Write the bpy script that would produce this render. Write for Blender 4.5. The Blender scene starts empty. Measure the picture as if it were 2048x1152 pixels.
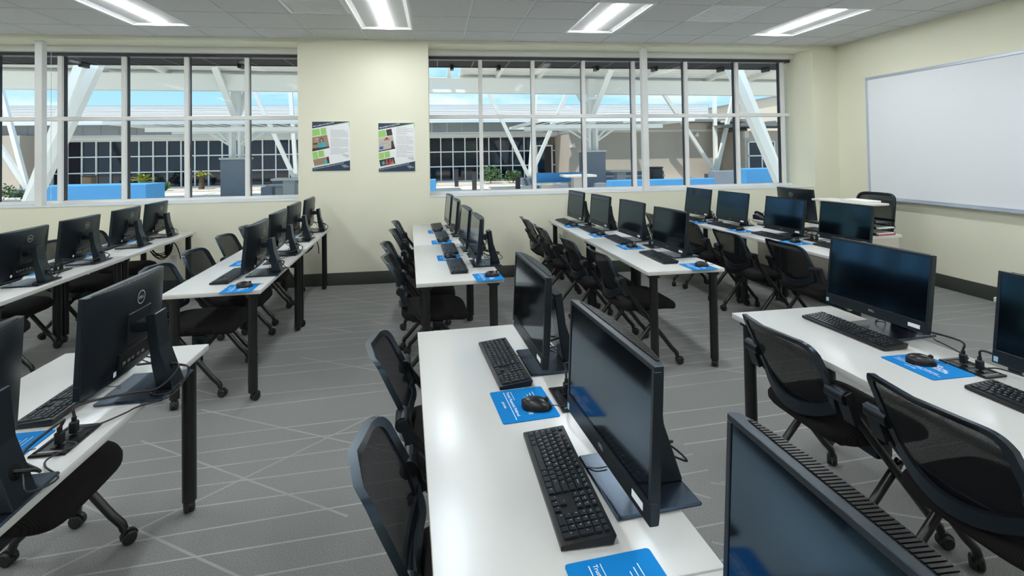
import bpy, bmesh, math, random
from mathutils import Vector, Matrix
random.seed(7)
S = bpy.context.scene
COL = S.collection
PI = math.pi

# ------------------------------------------------------------------ camera
F, PX, PY = 984.03, 999.28, 288.62
YAW, PIT, ROL, EYE = 0.1284, 0.0183, -0.0152, 1.6095
cam = bpy.data.cameras.new('camera'); camo = bpy.data.objects.new('camera', cam); COL.objects.link(camo)
cam.sensor_fit = 'HORIZONTAL'; cam.sensor_width = 36.0; cam.lens = F / 2048 * 36
cam.shift_x = (1024 - PX) / 2048; cam.shift_y = (PY - 576) / 2048
cam.clip_start = 0.02; cam.clip_end = 500
fw = Vector((math.sin(YAW), math.cos(YAW), 0)); rt = Vector((math.cos(YAW), -math.sin(YAW), 0)); up = Vector((0, 0, 1))
z_ = fw * math.cos(PIT) + up * math.sin(PIT); v_ = up * math.cos(PIT) - fw * math.sin(PIT)
cx_ = rt * math.cos(ROL) + v_ * math.sin(ROL); cy_ = v_ * math.cos(ROL) - rt * math.sin(ROL)
M4 = Matrix((cx_, cy_, -z_)).transposed().to_4x4(); M4.translation = Vector((0, 0, EYE)); camo.matrix_world = M4
S.camera = camo

# ------------------------------------------------------------------ colour management, sky, sun
S.view_settings.view_transform = 'Standard'; S.view_settings.look = 'None'
S.view_settings.gamma = 1.0; S.view_settings.use_curve_mapping = False
S.view_settings.exposure = 0.0
LENS_POWER = 47.0
SKY_POWER = 1.3

def lin(c):
    return tuple((x / 12.92 if x <= 0.04045 else ((x + 0.055) / 1.055) ** 2.4) for x in c)
def rgb(r, g, b): return lin((r / 255, g / 255, b / 255))

W = bpy.data.worlds.new('World'); S.world = W; W.use_nodes = True
nt = W.node_tree; nt.nodes.clear()
out = nt.nodes.new('ShaderNodeOutputWorld'); bg = nt.nodes.new('ShaderNodeBackground'); bg.inputs[1].default_value = SKY_POWER
tc = nt.nodes.new('ShaderNodeTexCoord'); sx = nt.nodes.new('ShaderNodeSeparateXYZ')
ramp = nt.nodes.new('ShaderNodeValToRGB')
ramp.color_ramp.elements[0].position = 0.0; ramp.color_ramp.elements[0].color = (*rgb(196, 226, 244), 1)
ramp.color_ramp.elements[1].position = 1.0; ramp.color_ramp.elements[1].color = (*rgb(70, 150, 226), 1)
e = ramp.color_ramp.elements.new(0.16); e.color = (*rgb(146, 208, 240), 1)
mp = nt.nodes.new('ShaderNodeMapping'); mp.inputs['Scale'].default_value = (2.2, 2.2, 9.0)
nz = nt.nodes.new('ShaderNodeTexNoise'); nz.inputs['Scale'].default_value = 1.6; nz.inputs['Detail'].default_value = 6; nz.inputs['Roughness'].default_value = 0.55
cr = nt.nodes.new('ShaderNodeValToRGB'); cr.color_ramp.elements[0].position = 0.47; cr.color_ramp.elements[1].position = 0.68
mx = nt.nodes.new('ShaderNodeMix'); mx.data_type = 'RGBA'; mx.inputs[7].default_value = (0.92, 0.95, 0.98, 1)
L = nt.links.new
L(tc.outputs['Generated'], sx.inputs[0]); L(sx.outputs['Z'], ramp.inputs[0]); L(tc.outputs['Generated'], mp.inputs[0]); L(mp.outputs[0], nz.inputs['Vector'])
L(nz.outputs[0], cr.inputs[0]); L(cr.outputs[0], mx.inputs[0]); L(ramp.outputs[0], mx.inputs[6]); L(mx.outputs[2], bg.inputs[0]); L(bg.outputs[0], out.inputs[0])

sun = bpy.data.lights.new('sun', 'SUN'); sun.energy = 5.5; sun.angle = 0.0093; sun.color = (1.0, 0.96, 0.9)
suno = bpy.data.objects.new('sun', sun); COL.objects.link(suno)
suno.rotation_euler = Vector((0.30, 0.30, -1.0)).to_track_quat('-Z', 'Y').to_euler()
suno.location = (-20, -20, 40)

# ------------------------------------------------------------------ materials
MATS = {}
def mat(name, col, rough=0.5, metal=0.0, spec=0.5, noise=None, bump=None, emit=None, coat=0.0, tint=None, ior=None):
    m = bpy.data.materials.new(name); m.use_nodes = True
    n = m.node_tree; b = n.nodes['Principled BSDF']
    c = rgb(*col)
    b.inputs['Base Color'].default_value = (*c, 1); b.inputs['Roughness'].default_value = rough
    b.inputs['Metallic'].default_value = metal; b.inputs['Specular IOR Level'].default_value = spec
    b.inputs['Coat Weight'].default_value = coat
    if tint: b.inputs['Specular Tint'].default_value = (*tint, 1)
    if ior: b.inputs['IOR'].default_value = ior
    if emit:
        b.inputs['Emission Color'].default_value = (*rgb(*emit[0]), 1); b.inputs['Emission Strength'].default_value = emit[1]
    if noise or bump:
        t = n.nodes.new('ShaderNodeTexCoord')
    if noise:   # (scale, amount)
        z = n.nodes.new('ShaderNodeTexNoise'); z.inputs['Scale'].default_value = noise[0]; z.inputs['Detail'].default_value = 4
        r = n.nodes.new('ShaderNodeMapRange'); r.inputs[1].default_value = 0.25; r.inputs[2].default_value = 0.75
        r.inputs[3].default_value = 1 - noise[1]; r.inputs[4].default_value = 1 + noise[1]
        x = n.nodes.new('ShaderNodeMix'); x.data_type = 'RGBA'; x.blend_type = 'MULTIPLY'; x.inputs[0].default_value = 1; x.inputs[6].default_value = (*c, 1)
        n.links.new(t.outputs['Object'], z.inputs['Vector']); n.links.new(z.outputs[0], r.inputs[0]); n.links.new(r.outputs[0], x.inputs[7]); n.links.new(x.outputs[2], b.inputs['Base Color'])
    if bump:    # (scale, strength)
        z = n.nodes.new('ShaderNodeTexNoise'); z.inputs['Scale'].default_value = bump[0]; z.inputs['Detail'].default_value = 3
        u = n.nodes.new('ShaderNodeBump'); u.inputs['Strength'].default_value = bump[1]; u.inputs['Distance'].default_value = 0.01
        n.links.new(t.outputs['Object'], z.inputs['Vector']); n.links.new(z.outputs[0], u.inputs['Height']); n.links.new(u.outputs[0], b.inputs['Normal'])
    MATS[name] = m
    return m
def M(n): return MATS[n]

mat('wall_cream', (238, 237, 215), 0.75, spec=0.25, noise=(1.3, 0.02), bump=(60, 0.05))
mat('ceiling_tile', (216, 217, 217), 0.9, spec=0.15, noise=(180, 0.04), bump=(260, 0.12))
mat('ceiling_grid', (232, 232, 230), 0.5)
mat('troffer', (238, 239, 240), 0.35)
mat('lens', (255, 255, 255), 0.4, emit=((246, 250, 255), LENS_POWER))
mat('baseboard', (62, 66, 60), 0.55)
mat('white_paint', (226, 228, 226), 0.4)
mat('alu', (232, 232, 230), 0.4)
mat('alu_bright', (205, 214, 226), 0.3, metal=0.6)
mat('dark_gasket', (26, 32, 40), 0.35)
mat('mullion_side', (84, 132, 178), 0.3, metal=0.3)
mat('whiteboard', (244, 247, 250), 0.16, spec=0.6)
mat('table_white', (207, 208, 204), 0.26, spec=0.5, noise=(3, 0.012), tint=(.7, .86, 1))  # bluish window glare put into the specular tint
mat('table_edge', (210, 210, 202), 0.45)
mat('black_metal', (18, 18, 20), 0.32, spec=0.6)
mat('black_plastic', (22, 22, 24), 0.38, bump=(900, 0.04), tint=(.62, .82, 1), ior=1.52)  # black plastic; blue daylight highlights put into the specular tint
mat('black_glossy', (14, 14, 16), 0.22)
mat('frame_black_blue_sheen', (22, 23, 26), 0.3, tint=(.45, .74, 1), ior=1.65)  # black frame; its blue is daylight sheen put into the specular tint
mat('wheel', (30, 30, 31), 0.5)
mat('chrome', (190, 190, 190), 0.15, metal=1.0)
mat('seat_fabric', (46, 43, 43), 0.85, spec=0.2, bump=(1200, 0.3))
mat('monitor_black', (20, 21, 24), 0.34, bump=(1500, 0.03), tint=(.55, .8, 1), ior=1.58)  # blue tint imitates daylight glinting on the black casing
mat('screen', (6, 7, 9), 0.09, tint=(.22, .6, 1), ior=1.8)
mat('base_plate', (24, 27, 34), 0.24, bump=(2500, 0.02), tint=(.40, .68, 1), ior=1.8)  # blue daylight sheen painted in through the specular tint
mat('keycap', (22, 23, 25), 0.4, tint=(.62, .82, 1), ior=1.52)  # same blue daylight highlight in the tint as black plastic
mat('kb_body', (17, 18, 20), 0.4)
mat('legend_white', (212, 216, 218), 0.6)
mat('legend_cyan', (60, 170, 200), 0.6)
mat('pad_blue', (4, 124, 196), 0.75, spec=0.2, bump=(1500, 0.1))
mat('print_white', (244, 246, 247), 0.7, spec=0.2)
mat('logo_silver', (190, 194, 198), 0.35)
mat('sticker_white', (240, 242, 244), 0.5)
mat('sticker_blue', (150, 196, 226), 0.4)
mat('cable', (15, 15, 17), 0.45)
mat('cable_grey', (96, 98, 102), 0.4)
mat('connector', (150, 152, 150), 0.35, metal=0.6)
mat('mouse_black', (17, 17, 18), 0.32)
mat('navy', (40, 64, 88), 0.55)
mat('print_green', (163, 214, 122), 0.6)
mat('photo_tan', (160, 135, 112), 0.6, noise=(30, 0.12))
mat('photo_grey', (196, 190, 178), 0.6, noise=(40, 0.1))
mat('photo_dark', (66, 54, 52), 0.6, noise=(90, 0.35))
mat('teal', (72, 176, 190), 0.6)
mat('skin', (196, 136, 102), 0.6)
mat('hair', (52, 40, 36), 0.6)
mat('pink_red', (206, 78, 92), 0.6)
mat('print_blue', (50, 90, 190), 0.6)
mat('text_grey', (168, 172, 172), 0.6)
mat('desk_white', (222, 221, 212), 0.45)
mat('desk_side', (200, 196, 180), 0.6)
mat('paper', (240, 240, 238), 0.7)
mat('red_print', (220, 60, 84), 0.6)
mat('outlet', (232, 232, 222), 0.4)
# outside
mat('steel_white', (232, 231, 224), 0.45)
mat('roof_white', (222, 222, 220), 0.5)
mat('fascia_grey', (140, 140, 138), 0.45, metal=0.2, noise=(2, 0.06))
mat('stucco_tan', (190, 178, 164), 0.9, spec=0.1, noise=(0.7, 0.04), bump=(30, 0.2))
mat('stucco_light', (214, 198, 178), 0.9, spec=0.1, bump=(30, 0.2))
mat('stucco_band', (222, 214, 200), 0.8, bump=(30, 0.1))
mat('stucco_grey', (122, 128, 136), 0.9, spec=0.1, noise=(3, 0.05), bump=(30, 0.2))
mat('stucco_blue', (80, 142, 190), 0.85, spec=0.15, noise=(2, 0.04), bump=(40, 0.15))
mat('concrete', (192, 190, 184), 0.8, noise=(4, 0.05))
mat('paving', (224, 212, 196), 0.85, noise=(0.8, 0.05))
mat('gravel', (190, 180, 166), 0.95, noise=(14, 0.25), bump=(20, 0.6))
mat('leaf', (74, 104, 58), 0.55, noise=(3, 0.3))
mat('leaf_yellow', (146, 152, 62), 0.55, noise=(3, 0.2))
mat('trunk', (96, 80, 62), 0.9)
mat('soffit_dark', (10, 11, 13), 0.7, spec=0.2)
mat('soffit_edge', (60, 62, 64), 0.5)
mat('bollard', (52, 52, 54), 0.5)
mat('dark_glass', (10, 20, 36), 0.05, spec=0.6)
mat('mullion_white', (236, 238, 238), 0.45)

def carpet():
    m = bpy.data.materials.new('carpet'); m.use_nodes = True; n = m.node_tree; b = n.nodes['Principled BSDF']
    b.inputs['Roughness'].default_value = 0.95; b.inputs['Specular IOR Level'].default_value = 0.1
    N = n.nodes.new; K = n.links.new
    t = N('ShaderNodeTexCoord')
    def math_(op, a, c=None, v=None):
        x = N('ShaderNodeMath'); x.operation = op
        if hasattr(a, 'links'): K(a, x.inputs[0])
        else: x.inputs[0].default_value = a
        if c is not None:
            if hasattr(c, 'links'): K(c, x.inputs[1])
            else: x.inputs[1].default_value = c
        if v is not None: x.inputs[2].default_value = v
        return x.outputs[0]
    sp = N('ShaderNodeSeparateXYZ'); K(t.outputs['Object'], sp.inputs[0])
    X, Y = sp.outputs[0], sp.outputs[1]
    def lines(ang, spacing, width, seed, jitter, dens):
        # straight thin lines, each band with its own random slope, cut into lengths
        ca, sa = math.cos(ang), math.sin(ang)
        u = math_('ADD', math_('MULTIPLY', X, ca), math_('MULTIPLY', Y, sa))
        v = math_('ADD', math_('MULTIPLY', X, -sa), math_('MULTIPLY', Y, ca))
        # piece index along u (lines restart at carpet tile joints)
        ui = math_('FLOOR', math_('DIVIDE', u, 1.5))
        uf = math_('SUBTRACT', math_('DIVIDE', u, 1.5), ui)
        wn0 = N('ShaderNodeTexWhiteNoise'); wn0.noise_dimensions = '2D'
        cb0 = N('ShaderNodeCombineXYZ'); K(ui, cb0.inputs[0]); cb0.inputs[1].default_value = seed; K(cb0.outputs[0], wn0.inputs['Vector'])
        vv = math_('ADD', math_('DIVIDE', v, spacing), math_('MULTIPLY', wn0.outputs[0], 7.3))
        vi = math_('FLOOR', vv); vf = math_('SUBTRACT', vv, vi)
        wn = N('ShaderNodeTexWhiteNoise'); wn.noise_dimensions = '3D'
        cb = N('ShaderNodeCombineXYZ'); K(vi, cb.inputs[0]); K(ui, cb.inputs[1]); cb.inputs[2].default_value = seed + 3.3; K(cb.outputs[0], wn.inputs['Vector'])
        wn2 = N('ShaderNodeTexWhiteNoise'); wn2.noise_dimensions = '3D'
        cb2 = N('ShaderNodeCombineXYZ'); K(vi, cb2.inputs[0]); K(ui, cb2.inputs[1]); cb2.inputs[2].default_value = seed + 9.7; K(cb2.outputs[0], wn2.inputs['Vector'])
        slope = math_('MULTIPLY', math_('SUBTRACT', wn.outputs[0], 0.5), jitter)
        c = math_('ADD', 0.5, math_('MULTIPLY', slope, math_('SUBTRACT', uf, 0.5)))
        d = math_('ABSOLUTE', math_('SUBTRACT', vf, c))
        ln = N('ShaderNodeMapRange'); ln.inputs[1].default_value = width / spacing * 0.55; ln.inputs[2].default_value = width / spacing * 1.3
        ln.inputs[3].default_value = 1; ln.inputs[4].default_value = 0; K(d, ln.inputs[0])
        on = math_('LESS_THAN', wn2.outputs[0], dens)
        return math_('MULTIPLY', ln.outputs[0], on)
    a = lines(0.07, 0.155, 0.0042, 1.0, 0.7, 0.7)
    c = lines(-0.52, 0.42, 0.006, 5.0, 0.8, 0.55)
    d = lines(0.62, 0.62, 0.006, 8.0, 0.8, 0.4)
    s = math_('MAXIMUM', a, math_('MULTIPLY', math_('MAXIMUM', c, d), 0.7))
    fade = N('ShaderNodeTexNoise'); fade.inputs['Scale'].default_value = 1.7; K(t.outputs['Object'], fade.inputs['Vector'])
    fr = N('ShaderNodeMapRange'); fr.inputs[1].default_value = 0.3; fr.inputs[2].default_value = 0.65; fr.inputs[3].default_value = 0.16; fr.inputs[4].default_value = 0.5; K(fade.outputs[0], fr.inputs[0])
    s = math_('MULTIPLY', s, fr.outputs[0])
    nz = N('ShaderNodeTexNoise'); nz.inputs['Scale'].default_value = 260; nz.inputs['Detail'].default_value = 3; nz.inputs['Roughness'].default_value = 0.7; K(t.outputs['Object'], nz.inputs['Vector'])
    r = N('ShaderNodeValToRGB'); r.color_ramp.elements[0].position = 0.3; r.color_ramp.elements[1].position = 0.7
    r.color_ramp.elements[0].color = (*rgb(98, 99, 98), 1); r.color_ramp.elements[1].color = (*rgb(158, 159, 157), 1); K(nz.outputs[0], r.inputs[0])
    mxx = N('ShaderNodeMix'); mxx.data_type = 'RGBA'; K(s, mxx.inputs[0]); K(r.outputs[0], mxx.inputs[6]); mxx.inputs[7].default_value = (*rgb(206, 206, 200), 1)
    K(mxx.outputs[2], b.inputs['Base Color'])
    bp = N('ShaderNodeBump'); bp.inputs['Strength'].default_value = 0.35; bp.inputs['Distance'].default_value = 0.004; K(nz.outputs[0], bp.inputs['Height']); K(bp.outputs[0], b.inputs['Normal'])
    MATS['carpet'] = m
carpet()

def glass(name, tint, refl):
    m = bpy.data.materials.new(name); m.use_nodes = True; n = m.node_tree; n.nodes.clear()
    o = n.nodes.new('ShaderNodeOutputMaterial'); tr = n.nodes.new('ShaderNodeBsdfTransparent'); gl = n.nodes.new('ShaderNodeBsdfGlossy'); fr = n.nodes.new('ShaderNodeFresnel'); mx = n.nodes.new('ShaderNodeMixShader')
    tr.inputs[0].default_value = (*tint, 1); gl.inputs['Roughness'].default_value = 0.0; fr.inputs[0].default_value = refl
    n.links.new(fr.outputs[0], mx.inputs[0]); n.links.new(tr.outputs[0], mx.inputs[1]); n.links.new(gl.outputs[0], mx.inputs[2]); n.links.new(mx.outputs[0], o.inputs[0])
    MATS[name] = m
glass('window_glass', (0.95, 0.98, 0.99), 1.10)

def weave():   # see-through knitted mesh of the chair backs
    m = bpy.data.materials.new('chair_mesh'); m.use_nodes = True; n = m.node_tree; b = n.nodes['Principled BSDF']
    b.inputs['Base Color'].default_value = (*rgb(24, 25, 28), 1); b.inputs['Roughness'].default_value = 0.75; b.inputs['Specular IOR Level'].default_value = 0.2
    t = n.nodes.new('ShaderNodeTexCoord'); sp = n.nodes.new('ShaderNodeSeparateXYZ'); n.links.new(t.outputs['Object'], sp.inputs[0])
    def sinw(o, f):
        a = n.nodes.new('ShaderNodeMath'); a.operation = 'MULTIPLY'; a.inputs[1].default_value = f; n.links.new(o, a.inputs[0])
        c = n.nodes.new('ShaderNodeMath'); c.operation = 'SINE'; n.links.new(a.outputs[0], c.inputs[0]); return c.outputs[0]
    p = n.nodes.new('ShaderNodeMath'); p.operation = 'MULTIPLY'; n.links.new(sinw(sp.outputs[1], 1700), p.inputs[0]); n.links.new(sinw(sp.outputs[2], 1700), p.inputs[1])
    g = n.nodes.new('ShaderNodeMath'); g.operation = 'GREATER_THAN'; g.inputs[1].default_value = 0.68; n.links.new(p.outputs[0], g.inputs[0])
    tr = n.nodes.new('ShaderNodeBsdfTransparent'); mx = n.nodes.new('ShaderNodeMixShader')
    o = n.nodes['Material Output']
    n.links.new(g.outputs[0], mx.inputs[0]); n.links.new(b.outputs[0], mx.inputs[1]); n.links.new(tr.outputs[0], mx.inputs[2]); n.links.new(mx.outputs[0], o.inputs[0])
    MATS['chair_mesh'] = m
weave()

def ribbed():  # seat fabric with fine ribs
    m = MATS['seat_fabric']; n = m.node_tree; b = n.nodes['Principled BSDF']
    t = n.nodes.new('ShaderNodeTexCoord'); w = n.nodes.new('ShaderNodeTexWave'); w.bands_direction = 'Y'; w.inputs['Scale'].default_value = 60
    r = n.nodes.new('ShaderNodeValToRGB'); r.color_ramp.elements[0].color = (*rgb(20, 19, 19), 1); r.color_ramp.elements[1].color = (*rgb(38, 35, 35), 1)
    n.links.new(t.outputs['Object'], w.inputs['Vector']); n.links.new(w.outputs[0], r.inputs[0]); n.links.new(r.outputs[0], b.inputs['Base Color'])
ribbed()

# ------------------------------------------------------------------ mesh helpers
def box(bm, lo, hi, r=0.0, seg=2, mi=0):
    lo, hi = Vector(lo), Vector(hi)
    g = bmesh.ops.create_cube(bm, size=1.0)['verts']
    c = (lo + hi) / 2; s = hi - lo
    for v in g: v.co = Vector((v.co.x * s.x, v.co.y * s.y, v.co.z * s.z)) + c
    fs = {f for v in g for f in v.link_faces}
    for f in fs: f.material_index = mi
    if r > 0:
        es = {e for v in g for e in v.link_edges}
        bmesh.ops.bevel(bm, geom=list(es), offset=min(r, min(s) * 0.49), segments=seg, affect='EDGES', profile=0.5)
def frame_of(d):
    d = d.normalized(); a = Vector((0, 0, 1)) if abs(d.z) < 0.9 else Vector((1, 0, 0))
    x = d.cross(a).normalized(); return x, d.cross(x).normalized()
def tube(bm, pts, r, n=8, cap=True, radii=None):
    pts = [Vector(p) for p in pts]; rings = []
    d0 = (pts[1] - pts[0]); x, y = frame_of(d0)
    for i, p in enumerate(pts):
        a = pts[max(i - 1, 0)]; b = pts[min(i + 1, len(pts) - 1)]; d = (b - a).normalized()
        x = (x - d * x.dot(d)).normalized(); y = d.cross(x).normalized()
        rr = radii[i] if radii else r
        rings.append([bm.verts.new(p + x * rr * math.cos(2 * PI * k / n) + y * rr * math.sin(2 * PI * k / n)) for k in range(n)])
    for a, b in zip(rings, rings[1:]):
        for k in range(n): bm.faces.new((a[k], a[(k + 1) % n], b[(k + 1) % n], b[k]))
    if cap:
        bm.faces.new(list(reversed(rings[0]))); bm.faces.new(rings[-1])
def smooth_path(pts, k=5):
    pts = [Vector(p) for p in pts]; o = []
    P = [pts[0] * 2 - pts[1]] + pts + [pts[-1] * 2 - pts[-2]]
    for i in range(1, len(P) - 2):
        a, b, c, d = P[i - 1:i + 3]
        for j in range(k):
            t = j / k
            o.append(0.5 * ((2 * b) + (c - a) * t + (2 * a - 5 * b + 4 * c - d) * t * t + (3 * b - a - 3 * c + d) * t ** 3))
    o.append(pts[-1]); return o
def bar(bm, p0, p1, w, h, upv=(0, 0, 1), r=0.0):     # rectangular bar between two points
    p0, p1 = Vector(p0), Vector(p1); d = (p1 - p0).normalized(); upv = Vector(upv)
    x = d.cross(upv).normalized(); y = x.cross(d).normalized()
    vs = []
    for p in (p0, p1):
        vs.append([bm.verts.new(p + x * a * w / 2 + y * b * h / 2) for a, b in ((-1, -1), (1, -1), (1, 1), (-1, 1))])
    a, b = vs; fs = []
    for k in range(4): fs.append(bm.faces.new((a[k], a[(k + 1) % 4], b[(k + 1) % 4], b[k])))
    fs.append(bm.faces.new(list(reversed(a)))); fs.append(bm.faces.new(b))
    bmesh.ops.recalc_face_normals(bm, faces=fs)
def prism(bm, poly, axis, a, b):     # extrude 2-D outline along axis between a and b
    def P(u, v, w):
        return {'x': (w, u, v), 'y': (u, w, v), 'z': (u, v, w)}[axis]
    A = [bm.verts.new(P(u, v, a)) for u, v in poly]; B = [bm.verts.new(P(u, v, b)) for u, v in poly]
    fs = [bm.faces.new(A), bm.faces.new(list(reversed(B)))]; n = len(poly)
    for k in range(n): fs.append(bm.faces.new((A[k], B[k], B[(k + 1) % n], A[(k + 1) % n])))
    bmesh.ops.recalc_face_normals(bm, faces=fs)
def cyl(bm, p0, p1, r, n=16): tube(bm, [p0, p1], r, n)
def grid_surface(bm, rows, thick_dir=None):
    V = [[bm.verts.new(p) for p in r] for r in rows]; fs = []
    for a, b in zip(V, V[1:]):
        for k in range(len(a) - 1): fs.append(bm.faces.new((a[k], a[k + 1], b[k + 1], b[k])))
    return V, fs
def NB(): return bmesh.new()
def fin(name, bm, m, sharp=0.6):
    me = bpy.data.meshes.new(name)
    bmesh.ops.remove_doubles(bm, verts=bm.verts, dist=1e-6)
    for f in bm.faces: f.smooth = True
    for e in bm.edges:
        if len(e.link_faces) != 2 or e.calc_face_angle(9) > sharp: e.smooth = False
    bm.to_mesh(me); bm.free()
    for x in (m if isinstance(m, (list, tuple)) else [m]): me.materials.append(M(x))
    return me
def obj(name, bm, m, parent=None, sharp=0.6):
    me = bm if isinstance(bm, bpy.types.Mesh) else fin(name, bm, m, sharp)
    o = bpy.data.objects.new(name, me); COL.objects.link(o)
    if parent: o.parent = parent
    return o
def one(name, m, parent, lo, hi, r=0.0, seg=2):
    b = NB(); box(b, lo, hi, r, seg); return obj(name, b, m, parent)
def tag(o, label=None, cat=None, group=None, kind=None):
    if label: o['label'] = label
    if cat: o['category'] = cat
    if group: o['group'] = group
    if kind: o['kind'] = kind
    return o
def thing(name, label, cat, loc=(0, 0, 0), rz=0.0, group=None):
    o = bpy.data.objects.new(name, None); COL.objects.link(o); o.empty_display_size = 0.1
    o.location = loc; o.rotation_euler = (0, 0, rz)
    return tag(o, label, cat, group)
def copy_tree(o, parent=None):
    c = o.copy(); COL.objects.link(c); c.parent = parent
    for ch in list(o.children): copy_tree(ch, c)
    return c
_tc = {}
def glyphs(s, size=1.0, align='LEFT', bold=0.0):
    k = (s, align, bold)
    if k not in _tc:
        c = bpy.data.curves.new('t', 'FONT'); c.body = s; c.size = 1.0; c.align_x = align; c.resolution_u = 2; c.offset = bold; c.fill_mode = 'FRONT'
        o = bpy.data.objects.new('t', c); COL.objects.link(o)
        dg = bpy.context.evaluated_depsgraph_get(); dg.update()
        me = bpy.data.meshes.new_from_object(o.evaluated_get(dg))
        _tc[k] = ([tuple(v.co[:2]) for v in me.vertices], [tuple(p.vertices) for p in me.polygons])
        bpy.data.objects.remove(o); bpy.data.curves.remove(c); bpy.data.meshes.remove(me)
    return _tc[k]
def write(bm, s, size, org, ua, va, align='LEFT', bold=0.0, mi=0, squeeze=1.0):
    vs, fs = glyphs(s, 1, align, bold); org, ua, va = Vector(org), Vector(ua), Vector(va)
    V = [bm.verts.new(org + ua * x * size * squeeze + va * y * size) for x, y in vs]
    for f in fs:
        try: q = bm.faces.new([V[i] for i in f]); q.material_index = mi
        except ValueError: pass
def poly(bm, pts, mi=0):
    f = bm.faces.new([bm.verts.new(p) for p in pts]); f.material_index = mi; return f

# ------------------------------------------------------------------ room shell
D = 6.356          # inner face of window wall
GY = 6.86          # glazing plane
ZC, ZH, ZS = 3.0725, 3.0318, 1.0623
RW, LW, BW = 5.708, -7.2, -2.4
X0, T = -4.5119, 0.6096
PL, PR, RR = -1.695, -0.088, 5.327     # pillar edges, right reveal

def struct(name, bm, m, parent=None, kind='structure'):
    o = obj(name, bm, m, parent)
    if not parent: tag(o, kind=kind)
    return o
b = NB(); box(b, (LW - .1, BW - .1, -0.1), (RW + .1, 7.0, 0)); fl = struct('floor', b, 'carpet'); tag(fl, 'grey patterned carpet with thin pale crossing lines', None)
# window wall: below sill, pillar, right pier, head strip
b = NB()
box(b, (LW, D, 0), (RW, 7.0, ZS)); box(b, (PL, D, ZS), (PR, 7.0, ZH)); box(b, (RR, D, ZS), (RW, 7.0, ZH)); box(b, (LW, D, ZH), (RW, 7.0, 3.25))
wf = struct('wall_front', b, 'wall_cream'); tag(wf, 'cream window wall with central pillar and deep sills')
b = NB(); box(b, (RW, BW, 0), (RW + .12, 7.0, 3.25)); tag(struct('wall_right', b, 'wall_cream'), 'cream side wall that carries the whiteboard')
b = NB(); box(b, (LW - .12, BW, 0), (LW, 7.0, 3.25)); struct('wall_left', b, 'wall_cream')
b = NB(); box(b, (LW, BW - .12, 0), (RW, BW, 3.25)); struct('wall_back', b, 'wall_cream')
for nm, lo, hi in (('baseboard_front', (LW, D - .014, 0), (RW - .014, D, .155)), ('baseboard_right', (RW - .014, BW, 0), (RW, D, .155))):
    b = NB(); box(b, lo, hi, .004); tag(struct(nm, b, 'baseboard'), 'dark grey rubber baseboard')
# ceiling
b = NB(); box(b, (LW, BW, ZC + .03), (RW, D, ZC + .09)); ceil = struct('ceiling', b, 'ceiling_grid'); tag(ceil, 'suspended ceiling of pale grey square tiles')
gy1 = D - 0.5024
rows_y = [D] + [gy1 - j * T for j in range(0, 15)]
kmin = int(math.floor((LW - X0) / T)); kmax = int(math.ceil((RW - X0) / T))
fix = set(); FX = []
for j0 in (0, 4, 8, 12):
    for k in (-2, 2, 6, 10, 14):
        for j in (j0, j0 + 1): fix.add((k, j))
        FX.append((k, j0))
vents = {(5, 1), (12, 1)}
tile_cache = {}
def tile_mesh(w, h):
    key = (round(w, 3), round(h, 3))
    if key not in tile_cache:
        bb = NB(); g = 0.009
        box(bb, (-w / 2 + g, -h / 2 + g, 0), (w / 2 - g, h / 2 - g, .02), .003, 1)
        tile_cache[key] = fin('ceiling_tile', bb, 'ceiling_tile')
    return tile_cache[key]
NT = 0
far_bm = NB()
for j in range(-1, 14):
    y1 = rows_y[j + 1]; y0 = rows_y[j + 2] if j + 2 < len(rows_y) else BW
    y0 = max(y0, BW)
    if y1 - y0 < .05: continue
    for k in range(kmin, kmax):
        x0, x1 = max(X0 + k * T, LW), min(X0 + (k + 1) * T, RW)
        if x1 - x0 < .04 or (k, j) in fix or (k, j) in vents: continue
        if j <= 5:
            o = bpy.data.objects.new('ceiling_tile', tile_mesh(x1 - x0, y1 - y0)); COL.objects.link(o); o.parent = ceil; o.location = ((x0 + x1) / 2, (y0 + y1) / 2, ZC); NT += 1
        else:
            box(far_bm, (x0 + .009, y0 + .009, ZC), (x1 - .009, y1 - .009, ZC + .02))
tag(obj('ceiling_tile_field', far_bm, 'ceiling_tile', ceil), kind='stuff')
for k in range(kmin + 1, kmax):
    one('grid_bar', 'ceiling_grid', ceil, (X0 + k * T - .012, BW, ZC + .009), (X0 + k * T + .012, D, ZC + .035))
for j, y in enumerate(rows_y[1:]):
    if y <= BW: continue
    segs = []; xs = LW
    for k in range(kmin, kmax):
        if (k, j) in fix and (k, j - 1) in fix:      # a light crosses this line
            segs.append((xs, X0 + k * T)); xs = X0 + (k + 1) * T
    segs.append((xs, RW))
    for xa, xb in segs:
        if xb - xa > .1: one('grid_bar', 'ceiling_grid', ceil, (max(xa, LW), y - .012, ZC + .010), (xb, y + .012, ZC + .034))
# wall angle at ceiling edge
one('wall_angle', 'ceiling_grid', ceil, (LW, D - .02, ZC + .001), (RW, D, ZC + .012))
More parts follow.
